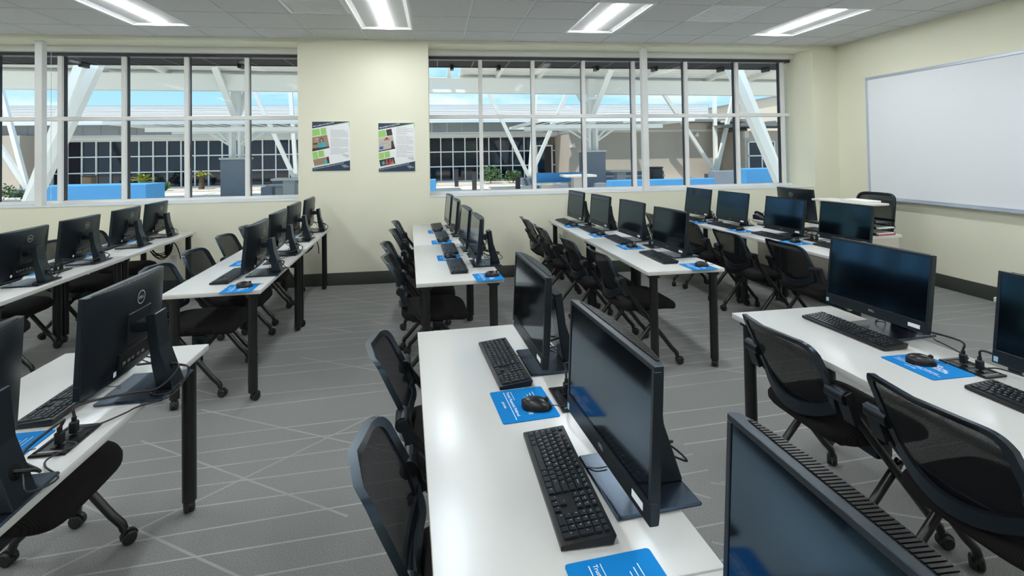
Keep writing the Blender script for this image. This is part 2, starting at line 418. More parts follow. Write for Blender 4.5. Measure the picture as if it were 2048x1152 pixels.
# troffer lights
def troffer():
    r = thing('ceiling_light', '', 'light'); w, l = T, 2 * T
    bb = NB()       # curved white reflector pan
    rows = []
    for i in range(13):
        u = -1 + 2 * i / 12
        z = 0.012 + 0.055 * (1 - u * u)
        rows.append([(u * (w / 2 - .02), -l / 2 + .02, z), (u * (w / 2 - .02), l / 2 - .02, z)])
    grid_surface(bb, rows)
    for yy in (-l / 2 + .02, l / 2 - .02):
        n = [bb.verts.new((u * (w / 2 - .02), yy, 0.012 + 0.055 * (1 - u * u))) for u in [-1 + 2 * i / 12 for i in range(13)]] + [bb.verts.new((w / 2 - .02, yy, .004)), bb.verts.new((-w / 2 + .02, yy, .004))]
        bb.faces.new(n)
    obj('reflector', bb, 'troffer', r, sharp=1.2)
    bb = NB()
    for lo, hi in (((-w / 2, -l / 2, 0), (w / 2, -l / 2 + .022, .014)), ((-w / 2, l / 2 - .022, 0), (w / 2, l / 2, .014)), ((-w / 2, -l / 2 + .022, 0), (-w / 2 + .022, l / 2 - .022, .014)), ((w / 2 - .022, -l / 2 + .022, 0), (w / 2, l / 2 - .022, .014))): box(bb, lo, hi)
    obj('trim_frame', bb, 'troffer', r)
    bb = NB()
    pr = [(-.075, .056), (-.066, .028), (-.04, .014), (0, .009), (.04, .014), (.066, .028), (.075, .056)]
    prism(bb, pr, 'y', -l / 2 + .03, l / 2 - .03)
    obj('lens', bb, 'lens', r)
    return r
tro = troffer()
ordn = ['first', 'second', 'third', 'fourth', 'fifth', 'sixth', 'seventh']
kpos = {14: 'nearest the whiteboard wall', 10: 'second from the whiteboard wall', 6: 'in front of the poster pillar', 2: 'fourth from the whiteboard wall', -2: 'fifth from the whiteboard wall'}
for i, (k, j0) in enumerate(FX):
    o = tro if i == 0 else copy_tree(tro)
    yc = rows_y[j0 + 1] - T
    if yc - T < BW: yc = BW + T + .02
    o.location = (X0 + (k + .5) * T, yc, ZC + .003)
    o['label'] = 'linear ceiling light %s, %s fixture row from the windows' % (kpos[k], ordn[j0 // 4])
    o['group'] = 'recessed ceiling lights'
# air diffusers
for (k, j) in sorted(vents):
    x = X0 + (k + .5) * T; y = (rows_y[j + 1] + rows_y[j + 2]) / 2
    v = thing('air_diffuser', 'square perforated air diffuser in ceiling %s' % ('beside the light by the poster pillar' if k == 5 else 'between the lights toward the whiteboard wall'), 'vent', (x, y, ZC), 0, 'ceiling air diffusers')
    bb = NB(); h = T / 2 - .008
    for lo, hi in (((-h, -h, 0), (h, -h + .03, .02)), ((-h, h - .03, 0), (h, h, .02)), ((-h, -h + .03, 0), (-h + .03, h - .03, .02)), ((h - .03, -h + .03, 0), (h, h - .03, .02))): box(bb, lo, hi, .003, 1)
    obj('frame', bb, 'troffer', v)
    one('back_plate', 'ceiling_tile', v, (-h + .03, -h + .03, .008), (h - .03, h - .03, .02))
    bb = NB(); n = 16
    for i in range(n):
        yy = -h + .045 + i * (2 * h - .09) / (n - 1)
        box(bb, (-h + .04, yy - .006, .002), (h - .04, yy + .006, .009))
    tag(obj('louver_blades', bb, 'troffer', v), kind='stuff')
sp = thing('sprinkler_head', 'small sprinkler head on ceiling near the whiteboard wall', 'sprinkler', (4.72, 4.18, ZC))
bb = NB(); cyl(bb, (0, 0, 0), (0, 0, -.008), .032, 16); obj('escutcheon', bb, 'white_paint', sp)
bb = NB(); tube(bb, [(0, 0, -.006), (0, 0, -.03), (0, 0, -.034)], .008, 10, radii=[.01, .007, .02]); obj('nozzle', bb, 'chrome', sp)

# windows: sill board, posts, frames with panes
def window(name, xl, xr, mull, cut_l, cut_r, label):
    r = thing(name, None, None, (0, 0, 0)); tag(r, label, None, kind='structure')
    zt, zb = 2.915, 1.0623
    one('sill', 'white_paint', r, (xl, D - .004, ZS), (xr, GY - .05, ZS + .006))
    one('bottom_rail', 'alu', r, (xl, GY - .05, ZS), (xr, GY + .06, ZS + .035), .003, 1)
    one('blind_pocket', 'alu', r, (xl, GY - .13, 2.958), (xr, GY + .06, 3.0318), .003, 1)
    one('blind_rail', 'soffit_edge', r, (xl, GY - .06, 2.918), (xr, GY + .06, 2.958), .003, 1)
    one('transom', 'alu', r, (xl, GY - .05, 2.10), (xr, GY + .06, 2.152), .004, 1)
    zs = [(ZS + .035, 2.10), (2.152, 2.918)]
    edges = [xl] + list(mull) + [xr]
    for x in mull:
        for (a, c) in zs:
            one('mullion', 'alu', r, (x - .026, GY - .05, a), (x + .026, GY - .012, c), .003, 1)
            one('mullion_core', 'dark_gasket', r, (x - .020, GY - .012, a), (x + .020, GY + .06, c))
    for (a, c) in zs:
        for i in range(len(edges) - 1):
            l = edges[i] + (.0205 if i else 0.001); h = edges[i + 1] - (.0205 if i < len(edges) - 2 else .001)
            one('pane', 'window_glass', r, (l, GY + .008, a), (h, GY + .014, c))
    return r
w1 = window('window_1', LW, PL, [-6.91, -6.165, -5.42, -4.675, -3.94, -3.196, -2.457], 0, 0, 'wide grid window with pale aluminium frame left of the poster pillar')
w2 = window('window_2', PR, RR, [.623, 1.368, 2.105, 2.852, 3.66, 4.467, 5.206], 0, 0, 'wide grid window with pale aluminium frame between poster pillar and whiteboard wall')
for x, ww in ((-4.66, w1), (2.868, w2)):
    one('steel_post', 'white_paint', ww, (x - .04, 6.455, ZS + .006), (x + .04, 6.535, ZH), .004, 1)
# blind chains
for x, ww in ((-4.735, w1),):
    bb = NB(); tube(bb, [(x, GY - .1, 2.95), (x, GY - .1, 1.12)], .003, 5); obj('blind_chain', bb, 'alu', ww)

# ------------------------------------------------------------------ whiteboard, posters, outlets
wb = thing('whiteboard', 'large whiteboard in bright aluminium frame on the side wall', 'whiteboard', (RW, 4.3, .95))
# local: y from -2.6..1.56
y0, y1, z0, z1 = -2.6, 1.57, .0, 1.59
one('writing_surface', 'whiteboard', wb, (-.016, y0 + .02, z0 + .02), (-.002, y1 - .02, z1 - .02))
for lo, hi in (((-.024, y0, z1 - .035), (-.001, y1, z1)), ((-.024, y0, z0), (-.001, y1, z0 + .03)), ((-.024, y1 - .035, z0 + .03), (-.001, y1, z1 - .035)), ((-.024, y0, z0 + .03), (-.001, y0 + .035, z1 - .035))):
    one('frame_rail', 'alu_bright', wb, lo, hi, .004, 1)
one('marker_tray', 'alu_bright', wb, (-.075, y0 + .05, -.012), (-.024, y1 - .05, .006), .004, 1)

def poster(name, label, xc, zc, second):
    w, h = .452, .612
    r = thing(name, label, 'poster', (xc, D, zc))
    one('board', 'print_white', r, (-w / 2, -.008, -h / 2), (w / 2, -.0005, h / 2))
    Wp, Hp = 640, 850
    lay = [0]
    def P(x, y, d): return ((x / Wp - .5) * w, -.008 - d, (.5 - y / Hp) * h)
    def part(nm, m, pts, d=.0004):
        bb = NB(); poly(bb, [P(x, y, d) for x, y in pts]); 
        bmesh.ops.recalc_face_normals(bb, faces=bb.faces)
        o = obj(nm, bb, m, r); return o
    def txt(nm, m, s, px, x, y, ang, bold=0.0, align='LEFT', d=.0008, squeeze=1.0):
        bb = NB(); o = P(x, y, d); k = w / Wp
        write(bb, s, px * k, o, (math.cos(ang), 0, math.sin(ang)), (-math.sin(ang), 0, math.cos(ang)), align, bold, squeeze=squeeze)
        return obj(nm, bb, m, r)
    part('header_band', 'navy', [(0, 0), (640, 0), (640, 4), (0, 118)])
    part('header_stripe', 'print_green', [(330, 62), (640, 4), (640, 12), (330, 70)])
    txt('title', 'print_white', 'PMI ALUMNI SUCCESS STORY', 36, 20, 96, .198, .006, squeeze=.78)
    part('corner_accent', 'print_green', [(624, 28), (640, 22), (640, 140)])
    part('footer_band', 'navy', [(0, 802), (640, 676), (640, 850), (0, 850)])
    part('footer_stripe', 'print_green', [(0, 790), (330, 728), (330, 734), (0, 799)])
    txt('footer_text', 'print_white', 'Read more stories from real PMI grads online at alumni.pmi.edu', 24, 22, 826, .198, .004, squeeze=.85)
    bb = NB()
    for pts in ([(486, 748), (530, 760), (528, 772), (505, 765)], [(505, 768), (530, 776), (530, 788), (516, 781)], [(534, 742), (541, 742), (539, 812), (535, 812)]):
        poly(bb, [P(x, y, .0008) for x, y in pts])
    obj('crest', bb, 'logo_silver', r)
    for s, yy in (('PIMA', 766), ('MEDICAL', 780), ('INSTITUTE', 794)): txt('logo_text', 'print_white', s, 16, 546, yy, 0, .01)
    part('green_tile', 'print_green', [(0, 135), (122, 117), (140, 235), (0, 257)])
    if second:
        part('photo', 'photo_dark', [(132, 118), (228, 98), (248, 212), (150, 228)])
        part('green_tile', 'print_green', [(0, 520), (88, 508), (104, 618), (4, 636)])
        part('green_tile', 'print_green', [(96, 505), (190, 490), (206, 596), (112, 616)])
        part('photo', 'photo_grey', [(0, 268), (250, 222), (292, 450), (0, 505)])
        part('photo_detail', 'photo_dark', [(222, 320), (250, 305), (262, 360), (288, 448), (222, 462)], .0008)
        part('photo_detail', 'print_blue', [(14, 418), (80, 404), (84, 450), (20, 464)], .0008)
        part('photo_detail', 'pink_red', [(96, 290), (196, 274), (196, 292), (96, 308)], .0008)
        part('photo_detail', 'text_grey', [(16, 372), (196, 330), (196, 340), (16, 384)], .0008)
        part('photo_detail', 'photo_dark', [(120, 262), (160, 250), (164, 274), (124, 284)], .0008)
        part('photo_detail', 'photo_dark', [(0, 488), (292, 430), (292, 450), (0, 505)], .0008)
        part('photo', 'photo_dark', [(8, 648), (268, 600), (292, 712), (28, 760)])
        for xx, mm in ((80, 'teal'), (140, 'pink_red'), (200, 'pink_red'), (240, 'skin')):
            part('photo_detail', mm, [(xx - 22, 706), (xx - 10, 670), (xx + 14, 668), (xx + 28, 700), (xx + 20, 722), (xx - 16, 730)], .0008)
        for xx in (138, 198, 238): part('photo_detail', 'skin', [(xx - 9, 640), (xx + 8, 636), (xx + 10, 660), (xx - 6, 664)], .0012)
    else:
        part('green_tile', 'print_green', [(137, 117), (232, 100), (248, 220), (152, 235)])
        part('green_tile', 'print_green', [(0, 525), (84, 515), (104, 635), (12, 647)])
        part('green_tile', 'print_green', [(94, 510), (190, 495), (206, 600), (110, 623)])
        part('photo', 'photo_tan', [(0, 270), (252, 228), (292, 455), (0, 515)])
        part('photo_detail', 'photo_dark', [(0, 462), (100, 448), (288, 430), (292, 455), (0, 515)], .0008)
        part('photo_detail', 'photo_grey', [(50, 292), (96, 282), (100, 338), (54, 346)], .0008)
        part('photo_detail', 'pink_red', [(60, 306), (84, 300), (86, 330), (62, 336)], .0012)
        part('photo_detail', 'photo_dark', [(10, 374), (80, 366), (84, 392), (14, 396)], .0008)
        part('photo_detail', 'teal', [(92, 432), (98, 382), (130, 356), (184, 350), (222, 362), (238, 410), (214, 440), (120, 452)], .0010)
        part('photo_detail', 'hair', [(124, 330), (132, 290), (158, 278), (182, 292), (190, 350), (128, 358)], .0012)
        part('photo_detail', 'skin', [(134, 330), (138, 300), (158, 292), (174, 304), (178, 340), (158, 366), (142, 354)], .0016)
        part('photo', 'photo_tan', [(10, 655), (277, 605), (292, 720), (32, 767)])
        part('photo_detail', 'photo_dark', [(240, 616), (277, 607), (290, 718), (250, 724)], .0008)
        part('photo_detail', 'teal', [(190, 726), (196, 680), (226, 662), (250, 672), (256, 720)], .0012)
        part('photo_detail', 'skin', [(206, 650), (212, 632), (230, 628), (236, 652), (220, 668)], .0016)
    bb = NB(); rnd = random.Random(3 + second)
    y = 145 if not second else 82
    end = 566 if not second else 600
    i = 0
    while y < end:
        L_ = 300 if rnd.random() > .25 else rnd.uniform(170, 290)
        if i % 9 == 8: y += 8; L_ = rnd.uniform(120, 250)
        x = 312
        while x < 312 + L_:
            ww = rnd.uniform(12, 44); poly(bb, [P(x, y, .0005), P(min(x + ww, 312 + L_), y, .0005), P(min(x + ww, 312 + L_), y + 5, .0005), P(x, y + 5, .0005)]); x += ww + 5
        y += 17.3; i += 1
    for k, (a, m_) in enumerate(((520, 8), (510, 6), (560, 5), (556, 5))):
        yy = (578 if not second else 612) + k * 13; poly(bb, [P(a, yy, .0005), P(620, yy, .0005), P(620, yy + m_, .0005), P(a, yy + m_, .0005)])
    bmesh.ops.recalc_face_normals(bb, faces=bb.faces)
    tag(obj('body_text', bb, 'text_grey', r), kind='stuff')
poster('wall_poster', 'alumni poster with a seated woman in teal scrubs on the pillar', -1.297, 1.731, 0)
poster('wall_poster', 'alumni poster with an office reception photo on the pillar', -.494, 1.707, 1)

def outlet(x, z, lab):
    r = thing('wall_outlet', lab, 'outlet', (x, D, z))
    one('plate', 'outlet', r, (-.06, -.007, -.06), (.06, -.0003, .06), .003, 1)
    for dx in (-.028, .028):
        for dz in (-.022, .022): one('socket', 'white_paint', r, (dx - .016, -.0095, dz - .014), (dx + .016, -.007, dz + .014), .004, 1)
outlet(-3.14, .40, 'double wall outlet plate behind the cable bundle of the fifth table row')
outlet(-2.96, .40, 'double wall outlet plate beside the far table leg of the fifth table row')

# ------------------------------------------------------------------ tables
TW, TL, TZ = 0.60, 1.41, 0.74
def caster_bm(r=.028, swivel=0.0):
    bb = NB(); c, s = math.cos(swivel), math.sin(swivel)
    ax = Vector((-s, c, 0)); fwd = Vector((c, s, 0))
    ctr = fwd * .016 + Vector((0, 0, r))
    for d in (-1, 1):
        a = ctr + ax * d * .0015; e_ = ctr + ax * d * .022
        tube(bb, [a, a + (e_ - a) * .15, e_ - (e_ - a) * .25, e_], r, 18, radii=[r * .94, r, r, r * .8])
    # hood over the wheels and stem
    pts = []
    for i in range(7):
        t = math.radians(20 + i * 25)
        pts.append(ctr + fwd * math.cos(t) * (r + .004) * -1 + Vector((0, 0, math.sin(t) * (r + .004))))
    for a, q in zip(pts, pts[1:]): bar(bb, a, q, .016, .006, fwd if abs((q - a).normalized().dot(fwd)) < .7 else (0, 0, 1))
    cyl(bb, (0, 0, r * 1.6), (0, 0, 2 * r + .022), .011, 10)
    return bb
def make_table(TL):
    r = thing('training_table', '', 'table')
    one('tabletop', 'table_white', r, (-TW / 2, -TL / 2, TZ - .028), (TW / 2, TL / 2, TZ), .003, 2)
    one('support_rail', 'black_metal', r, (.13, -TL / 2 + .166, TZ - .066), (.17, TL / 2 - .166, TZ - .0285))
    one('support_rail', 'black_metal', r, (-.17, -TL / 2 + .17, TZ - .066), (-.13, TL / 2 - .17, TZ - .0285))
    for sy in (-1, 1):
        y = sy * (TL / 2 - .05)
        ye = sy * (TL / 2 - .15); one('end_rail', 'black_metal', r, (-TW / 2 + .12, ye - .015, TZ - .055), (TW / 2 - .12, ye + .015, TZ - .0285))
        for sx_ in (-1, 1):
            x = sx_ * (TW / 2 - .065)
            bb = NB(); cyl(bb, (x, y, .062), (x, y, TZ - .0285), .0295, 24); cyl(bb, (x, y, TZ - .05), (x, y, TZ - .0285), .045, 24)
            lg = obj('leg', bb, 'black_metal', r)
            cs = obj('caster', caster_bm(.028, sx_ * 1.1 + sy * .6 + .4), 'wheel', lg); cs.location = (x, y, 0)
    return r
ROWS = {'A': 'fifth', 'B': 'fourth', 'H': 'fourth', 'C': 'third', 'F': 'third', 'D': 'second', 'G': 'second', 'E': 'first', 'J': 'first'}
# left edge x at the near end, y of near end, rotation
LINE = {'A': (-3.275, 3.385, .052), 'B': (-1.752, 3.385, .049), 'C': (-.145, 3.37, .057), 'D': (1.497, 3.385, .025), 'E': (3.14, 3.385, .045),
        'H': (-1.637, 1.055, .02), 'F': (-.018, 1.055, .06), 'G': (1.60, 1.055, .034), 'J': (3.21, 1.055, .03)}
def on_row(c, u, v):      # u across from left edge, v along from near end
    x, y, a = LINE[c]; return Vector((x + u * math.cos(a) - v * math.sin(a), y + u * math.sin(a) + v * math.cos(a), 0)), a
tabs = {0: make_table(TL), 1: make_table(1.524)}; nt_ = {0: 0, 1: 0}
for c, n in (('A', 2), ('B', 2), ('C', 2), ('D', 2), ('E', 2), ('H', 2), ('F', 2), ('G', 2), ('J', 1)):
    for i in range(n):
        fr_ = 0 if c in 'ABCDE' else 1; v = (i + .5) * (TL + .004) if not fr_ else TL - (i + .5) * 1.528
        p, a = on_row(c, TW / 2, v)
        o = tabs[fr_] if nt_[fr_] == 0 else copy_tree(tabs[fr_]); nt_[fr_] += 1
        o.location = p; o.rotation_euler = (0, 0, a)
        pos = ('second' if i == 0 else 'nearest') if c in 'ABCDE' else ('third' if i == 0 else 'fourth')
        o['label'] = 'white caster-leg table, %s table row from the whiteboard, %s window wall' % (ROWS[c], 'nearest the' if pos == 'nearest' else pos + ' from')
        o['group'] = 'white training tables in rows'

# ------------------------------------------------------------------ chair
def make_chair():
    r = thing('nesting_chair', '', 'chair')
    # seat cushion: rounded, waterfall front (+x)
    bb = NB(); nu, nv = 14, 12; rows = []
    def sup(a, n=5): return math.copysign(abs(a) ** (2 / n), a)
    def seat_ring(z, ins):
        P_ = []
        for k in range(36):
            t = 2 * PI * k / 36; cx, sy = sup(math.cos(t)), sup(math.sin(t))
            wx, wy = .245 - ins, .238 - ins
            x = cx * wx; y = sy * wy * (1 - .06 * max(0, -x / .25))
            zz = z - .03 * max(0, (x - .10) / .145) ** 2 + .012 * max(0, (-x - .1) / .145) ** 2 - .006 * (1 - (y / .24) ** 2) * (1 if z > .45 else 0)
            P_.append((x, y, zz))
        return P_
    rings = [seat_ring(.405, .03), seat_ring(.408, .012), seat_ring(.422, .001), seat_ring(.445, 0), seat_ring(.463, .008), seat_ring(.472, .03), seat_ring(.475, .09), seat_ring(.475, .17)]
    V = [[bb.verts.new(p) for p in rg] for rg in rings]
    for a, q in zip(V, V[1:]):
        for k in range(36): bb.faces.new((a[k], a[(k + 1) % 36], q[(k + 1) % 36], q[k]))
    bb.faces.new(list(reversed(V[0]))); bb.faces.new(V[-1])
    obj('seat', bb, 'seat_fabric', r, sharp=1.5)
    # backrest surface: param s (width -1..1), t (0 bottom..1 top)
    def back(s, t, off=0.0):
        hw = .195 + .03 * math.sin(PI * min(1, t * .85)) - (.012 * max(0, t - .85) / .15)
        y = s * hw
        z = .515 + t * .325 - .035 * (1 - t) ** 2 * 0 + (-.006 * s * s * t)
        lean = -.215 - .085 * t - .05 * t * t
        x = lean - .055 * (1 - s * s) * (.55 + .45 * t) + .018
        return Vector((x - off, y, z))
    def corner(s, t):      # rounded outline for frame
        return back(s, t)
    outl = []
    n = 4
    for k in range(40):
        a = 2 * PI * k / 40
        s_, t_ = sup(math.cos(a), 11), .5 + .5 * sup(math.sin(a), 11)
        outl.append((s_, t_))
    # mesh panel
    bb = NB(); rows = []
    for i in range(9):
        t = .03 + .94 * i / 8; rows.append([back(-.96 + 1.92 * j / 12, t) for j in range(13)])
    grid_surface(bb, rows); obj('back_mesh', bb, 'chair_mesh', r, sharp=2)
    # frame: flat band loop round the outline
    bb = NB(); ringsV = []
    cen = back(0, .5)
    for (s_, t_) in outl:
        p = back(s_, t_); q = back(s_ * .87, .5 + (t_ - .5) * .86)
        nrm = Vector((-1, 0, .12)).normalized()
        ringsV.append([bb.verts.new(p + nrm * .013), bb.verts.new(p - nrm * .011), bb.verts.new(q - nrm * .006), bb.verts.new(q + nrm * .006)])
    for a, q in zip(ringsV, ringsV[1:] + ringsV[:1]):
        for k in range(4): bb.faces.new((a[k], a[(k + 1) % 4], q[(k + 1) % 4], q[k]))
    bmesh.ops.recalc_face_normals(bb, faces=bb.faces)
    obj('back_frame', bb, 'frame_black_blue_sheen', r, sharp=.9)
    # cross band low on the back, bowing backward
    bb = NB(); band = []
    for i in range(15):
        s_ = -1.02 + 2.04 * i / 14
        p = back(s_, .02 + .06 * s_ * s_, .006 + .018 * (1 - s_ * s_)); hgt = .030
        tx = Vector((-.012, 0, 0))
        p = p + Vector((0, 0, -.03 + .055 * s_ ** 2))
        band.append([bb.verts.new(p + Vector((0, 0, -hgt))), bb.verts.new(p + tx + Vector((0, 0, -hgt * .8))), bb.verts.new(p + tx + Vector((0, 0, hgt * .8))), bb.verts.new(p + Vector((0, 0, hgt)))])
    for a, q in zip(band, band[1:]):
        for k in range(4): bb.faces.new((a[k], a[(k + 1) % 4], q[(k + 1) % 4], q[k]))
    bb.faces.new(band[0]); bb.faces.new(list(reversed(band[-1])))
    bmesh.ops.recalc_face_normals(bb, faces=bb.faces)
    obj('back_band', bb, 'frame_black_blue_sheen', r, sharp=.9)
    for s in (-1, 1):
        y = s * .262
        # pivot housing at back side
        bb = NB()
        cyl(bb, (-.245, s * .200, .645), (-.245, s * .285, .645), .028, 16)
        bar(bb, (-.247, s * .268, .665), (-.205, s * .268, .545), .034, .052, (0, s, 0))
        obj('pivot_housing', bb, 'black_plastic', r)
        # long tube from back to front caster
        bb = NB(); a_, e_ = Vector((-.222, y, .60)), Vector((.17, y, .095))
        pts = [a_, a_ + (e_ - a_) * .5, a_ + (e_ - a_) * .93, e_ + Vector((.012, 0, -.006)), e_ + Vector((.02, 0, -.028))]
        tube(bb, pts, .0165, 12)
        fl_ = obj('front_leg', bb, 'black_metal', r)
        cs = obj('caster', caster_bm(.027, .5 * s + .3), 'wheel', fl_); cs.location = (.19, y, 0)
        # rear leg from pivot
        bb = NB(); y2 = s * .231
        p0 = Vector((.045, y2, .345)); p1 = Vector((-.178, y2, .095))
        tube(bb, [p0, p0 + (p1 - p0) * .5, p0 + (p1 - p0) * .93, p1 + Vector((-.01, 0, -.006)), p1 + Vector((-.018, 0, -.028))], .0165, 12)
        rl = obj('rear_leg', bb, 'black_metal', r)
        cs = obj('caster', caster_bm(.027, 2.6 * s + .4), 'wheel', rl); cs.location = (-.196, y2, 0)
        bb = NB(); cyl(bb, (.012, s * .222, .302), (.012, s * .284, .302), .009, 12); obj('pivot_bolt', bb, 'chrome', r)
    # cross bars under the seat
    bb = NB(); cyl(bb, (.02, -.25, .33), (.02, .25, .33), .013, 10); obj('crossbar', bb, 'black_metal', r)
    bb = NB(); box(bb, (-.17, -.17, .385), (.16, .17, .412), .01); box(bb, (-.02, -.19, .325), (.06, .19, .392), .01); obj('seat_pan', bb, 'black_plastic', r)
    return r
chair = make_chair()
CH = [('A', 1, -3.15, 3.80, .05), ('A', 2, -3.43, 4.415, .03), ('A', 3, -3.33, 5.19, .0), ('A', 4, -3.34, 5.80, .05),
      ('B', 1, -1.66, 3.815, .03), ('B', 2, -1.68, 4.425, .05), ('B', 3, -1.76, 5.22, .04), ('B', 4, -1.78, 5.835, .05),
      ('C', 1, -.03, 3.83, .04), ('C', 2, -.10, 4.41, .04), ('C', 3, -.10, 5.185, .06), ('C', 4, -.13, 5.83, .05),
      ('D', 1, 1.585, 3.80, .04), ('D', 2, 1.495, 4.42, .05), ('D', 3, 1.405, 5.17, .05), ('D', 4, 1.375, 5.825, .05),
      ('E', 1, 3.20, 3.82, .05), ('E', 2, 3.06, 4.415, .05), ('E', 3, 3.08, 5.22, .05), ('E', 4, 2.98, 5.83, .05),
      ('H', 1, -1.495, 2.0, .02), ('F', 1, .10, 2.10, .05), ('F', 2, .16, 1.36, .06), ('G', 1, 1.79, 2.02, .04), ('G', 2, 1.83, 1.375, .04)]
def station_label(c, k):
    if c in 'ABCDE': pos = {4: 'nearest the', 3: 'second from', 2: 'third from', 1: 'fourth from'}[k]
    else: pos = {1: 'fifth from', 2: 'sixth from', 3: 'seventh from'}[k]
    return 'in the %s table row from the whiteboard, %s window wall' % (ROWS[c], pos)
for i, (c, k, x, y, a) in enumerate(CH):
    o = chair if i == 0 else copy_tree(chair)
    o.location = (x, y, 0); o.rotation_euler = (0, 0, a)
    o['label'] = 'black mesh-back chair ' + station_label(c, k); o['group'] = 'black nesting chairs at the tables'

# ------------------------------------------------------------------ all-in-one computer
MW, MH, MZ = .498, .335, .215
def make_monitor(lift=0.0, tilt=.095):
    MZ = .215 + lift
    r = thing('desktop_computer', '', 'computer')
    ct, st = math.cos(tilt), math.sin(tilt)
    def TR(bm):   # tilt panel geometry about its centre and lift it
        for v in bm.verts:
            x, y, z = v.co; v.co = Vector((x * ct + z * st, y, -x * st + z * ct + MZ))
    w, h = MW / 2, MH / 2
    bb = NB()   # bezel ring: front face at x=-.012
    for lo, hi in (((-.012, -w, h - .012), (.006, w, h)), ((-.012, -w, -h), (.006, w, -h + .048)), ((-.012, -w, -h + .048), (.006, -w + .011, h - .012)), ((-.012, w - .011, -h + .048), (.006, w, h - .012))): box(bb, lo, hi, .0012, 1)
    TR(bb); obj('bezel', bb, 'monitor_black', r)
    bb = NB(); box(bb, (-.0095, -w + .0105, -h + .0475), (.003, w - .0105, h - .0115)); TR(bb); obj('screen', bb, 'screen', r)
    bb = NB(); box(bb, (-.0128, -w + .004, -h + .0485), (-.0118, w - .004, -h + .0505)); TR(bb); obj('chin_groove', bb, 'black_glossy', r)
    # back shell: bulged
    bb = NB(); prof = []
    for i in range(17):
        u = -1 + 2 * i / 16; prof.append((.012 + .040 * max(0, 1 - abs(u) ** 2.6), u * (w - .001)))
    lo_, hi_ = [], []
    rowsz = [(-h + .001, .55), (-h + .02, .92), (-h * .5, 1.0), (h * .5, 1.0), (h - .02, .94), (h - .001, .80)]
    rings = []
    for z, k in rowsz:
        rings.append([bb.verts.new((.006 + (x - .006) * k, y, z)) for x, y in prof])
    for a, q in zip(rings, rings[1:]):
        for j in range(16): bb.faces.new((a[j], q[j], q[j + 1], a[j + 1]))
    for ring, flip in ((rings[0], 0), (rings[-1], 1)):
        z = ring[0].co.z; e0 = bb.verts.new((.004, prof[0][1], z)); e1 = bb.verts.new((.004, prof[-1][1], z))
        f = [e0] + ring + [e1]; bb.faces.new(f if not flip else list(reversed(f)))
        if not flip: lowe = (e0, e1)
        else: hie = (e0, e1)
    bb.faces.new([lowe[0], hie[0]] + [rg[0] for rg in reversed(rings)]); bb.faces.new([lowe[1]] + [rg[-1] for rg in rings] + [hie[1]])
    bmesh.ops.recalc_face_normals(bb, faces=bb.faces)
    TR(bb); obj('back_shell', bb, 'monitor_black', r, sharp=.5)
    # vent ribs along top
    bb = NB()
    for i in range(64):
        y = -w + .03 + i * (MW - .06) / 63; k = .80 * .040 * max(0, 1 - abs(y / w) ** 2.6)
        box(bb, (.0085, y - .0022, h - .0018), (.0085 + max(.003, k - .001), y + .0022, h + .0012))
    TR(bb); tag(obj('vent_ribs', bb, 'black_glossy', r), kind='stuff')
    bb = NB(); box(bb, (.0462, -.075, -.045), (.0545, .075, .062), .003, 1); TR(bb); obj('mount_cover', bb, 'black_plastic', r)
    bb = NB(); box(bb, (.043, -.12, -.125), (.0535, .12, -.065), .004, 1); TR(bb); pp = obj('port_panel', bb, 'black_glossy', r)
    bb = NB()
    for y in (-.09, -.06, -.035, .0, .03): box(bb, (.0535, y - .008, -.112), (.0545, y + .008, -.102))
    TR(bb); obj('ports', bb, 'connector', pp)
    bb = NB()   # round logo on the back
    cz = h - .062; x = .0538
    rr0, rr1 = .0225, .0255; n = 28
    V0 = [bb.verts.new((x, rr0 * math.cos(2 * PI * k / n), cz + rr0 * math.sin(2 * PI * k / n))) for k in range(n)]; V1 = [bb.verts.new((x, rr1 * math.cos(2 * PI * k / n), cz + rr1 * math.sin(2 * PI * k / n))) for k in range(n)]
    for k in range(n): bb.faces.new((V0[k], V1[k], V1[(k + 1) % n], V0[(k + 1) % n]))
    write(bb, 'DELL', .0145, (x, -.0005, cz - .005), (0, 1, 0), (0, 0, 1), 'CENTER', .02)
    TR(bb); obj('round_logo', bb, 'logo_silver', r)
    bb = NB(); box(bb, (.045, -.135, -h + .028), (.0462, -.120, -h + .045)); TR(bb); obj('licence_sticker', bb, 'sticker_white', r)
    bb = NB(); write(bb, 'DELL', .013, (-.0122, .0, -h + .022), (0, -1, 0), (0, 0, 1), 'CENTER', .01); TR(bb); obj('front_logo', bb, 'text_grey', r)
    bb = NB(); box(bb, (-.0126, -w + .030, -h + .014), (-.0119, -w + .080, -h + .030)); TR(bb); obj('asset_label', bb, 'sticker_white', r)
    bb = NB(); box(bb, (-.0126, w - .020, -h + .006), (-.0119, w - .006, -h + .024)); TR(bb); obj('processor_sticker', bb, 'sticker_blue', r)
    # stand
    bb = NB(); prism(bb, [(.092, .255 + lift), (.126, .262 + lift), (.140, .16), (.190, .010), (.128, .010), (.112, .10)], 'y', -.042, .042)
    bmesh.ops.bevel(bb, geom=list(bb.edges), offset=.003, segments=1, affect='EDGES')
    cl = obj('stand_column', bb, 'monitor_black', r)
    bb = NB(); n = Vector((.95, 0, .32)).normalized(); c0 = Vector((.1645, 0, .085)); tube(bb, [c0 - n * .004, c0 + n * .0015], .019, 18); obj('cable_hole_disc', bb, 'black_glossy', cl)  # dark disc on the column, standing in for the shade inside a hole
    bb = NB(); box(bb, (.045, -.034, .195 + lift), (.100, .034, .232 + lift), .004, 1); obj('stand_arm', bb, 'monitor_black', r)
    bb = NB(); box(bb, (-.035, -.125, 0), (.19, .125, .010), .004, 1); obj('base_plate', bb, 'base_plate', r)
    return r
mon = make_monitor(); MPRO = {}
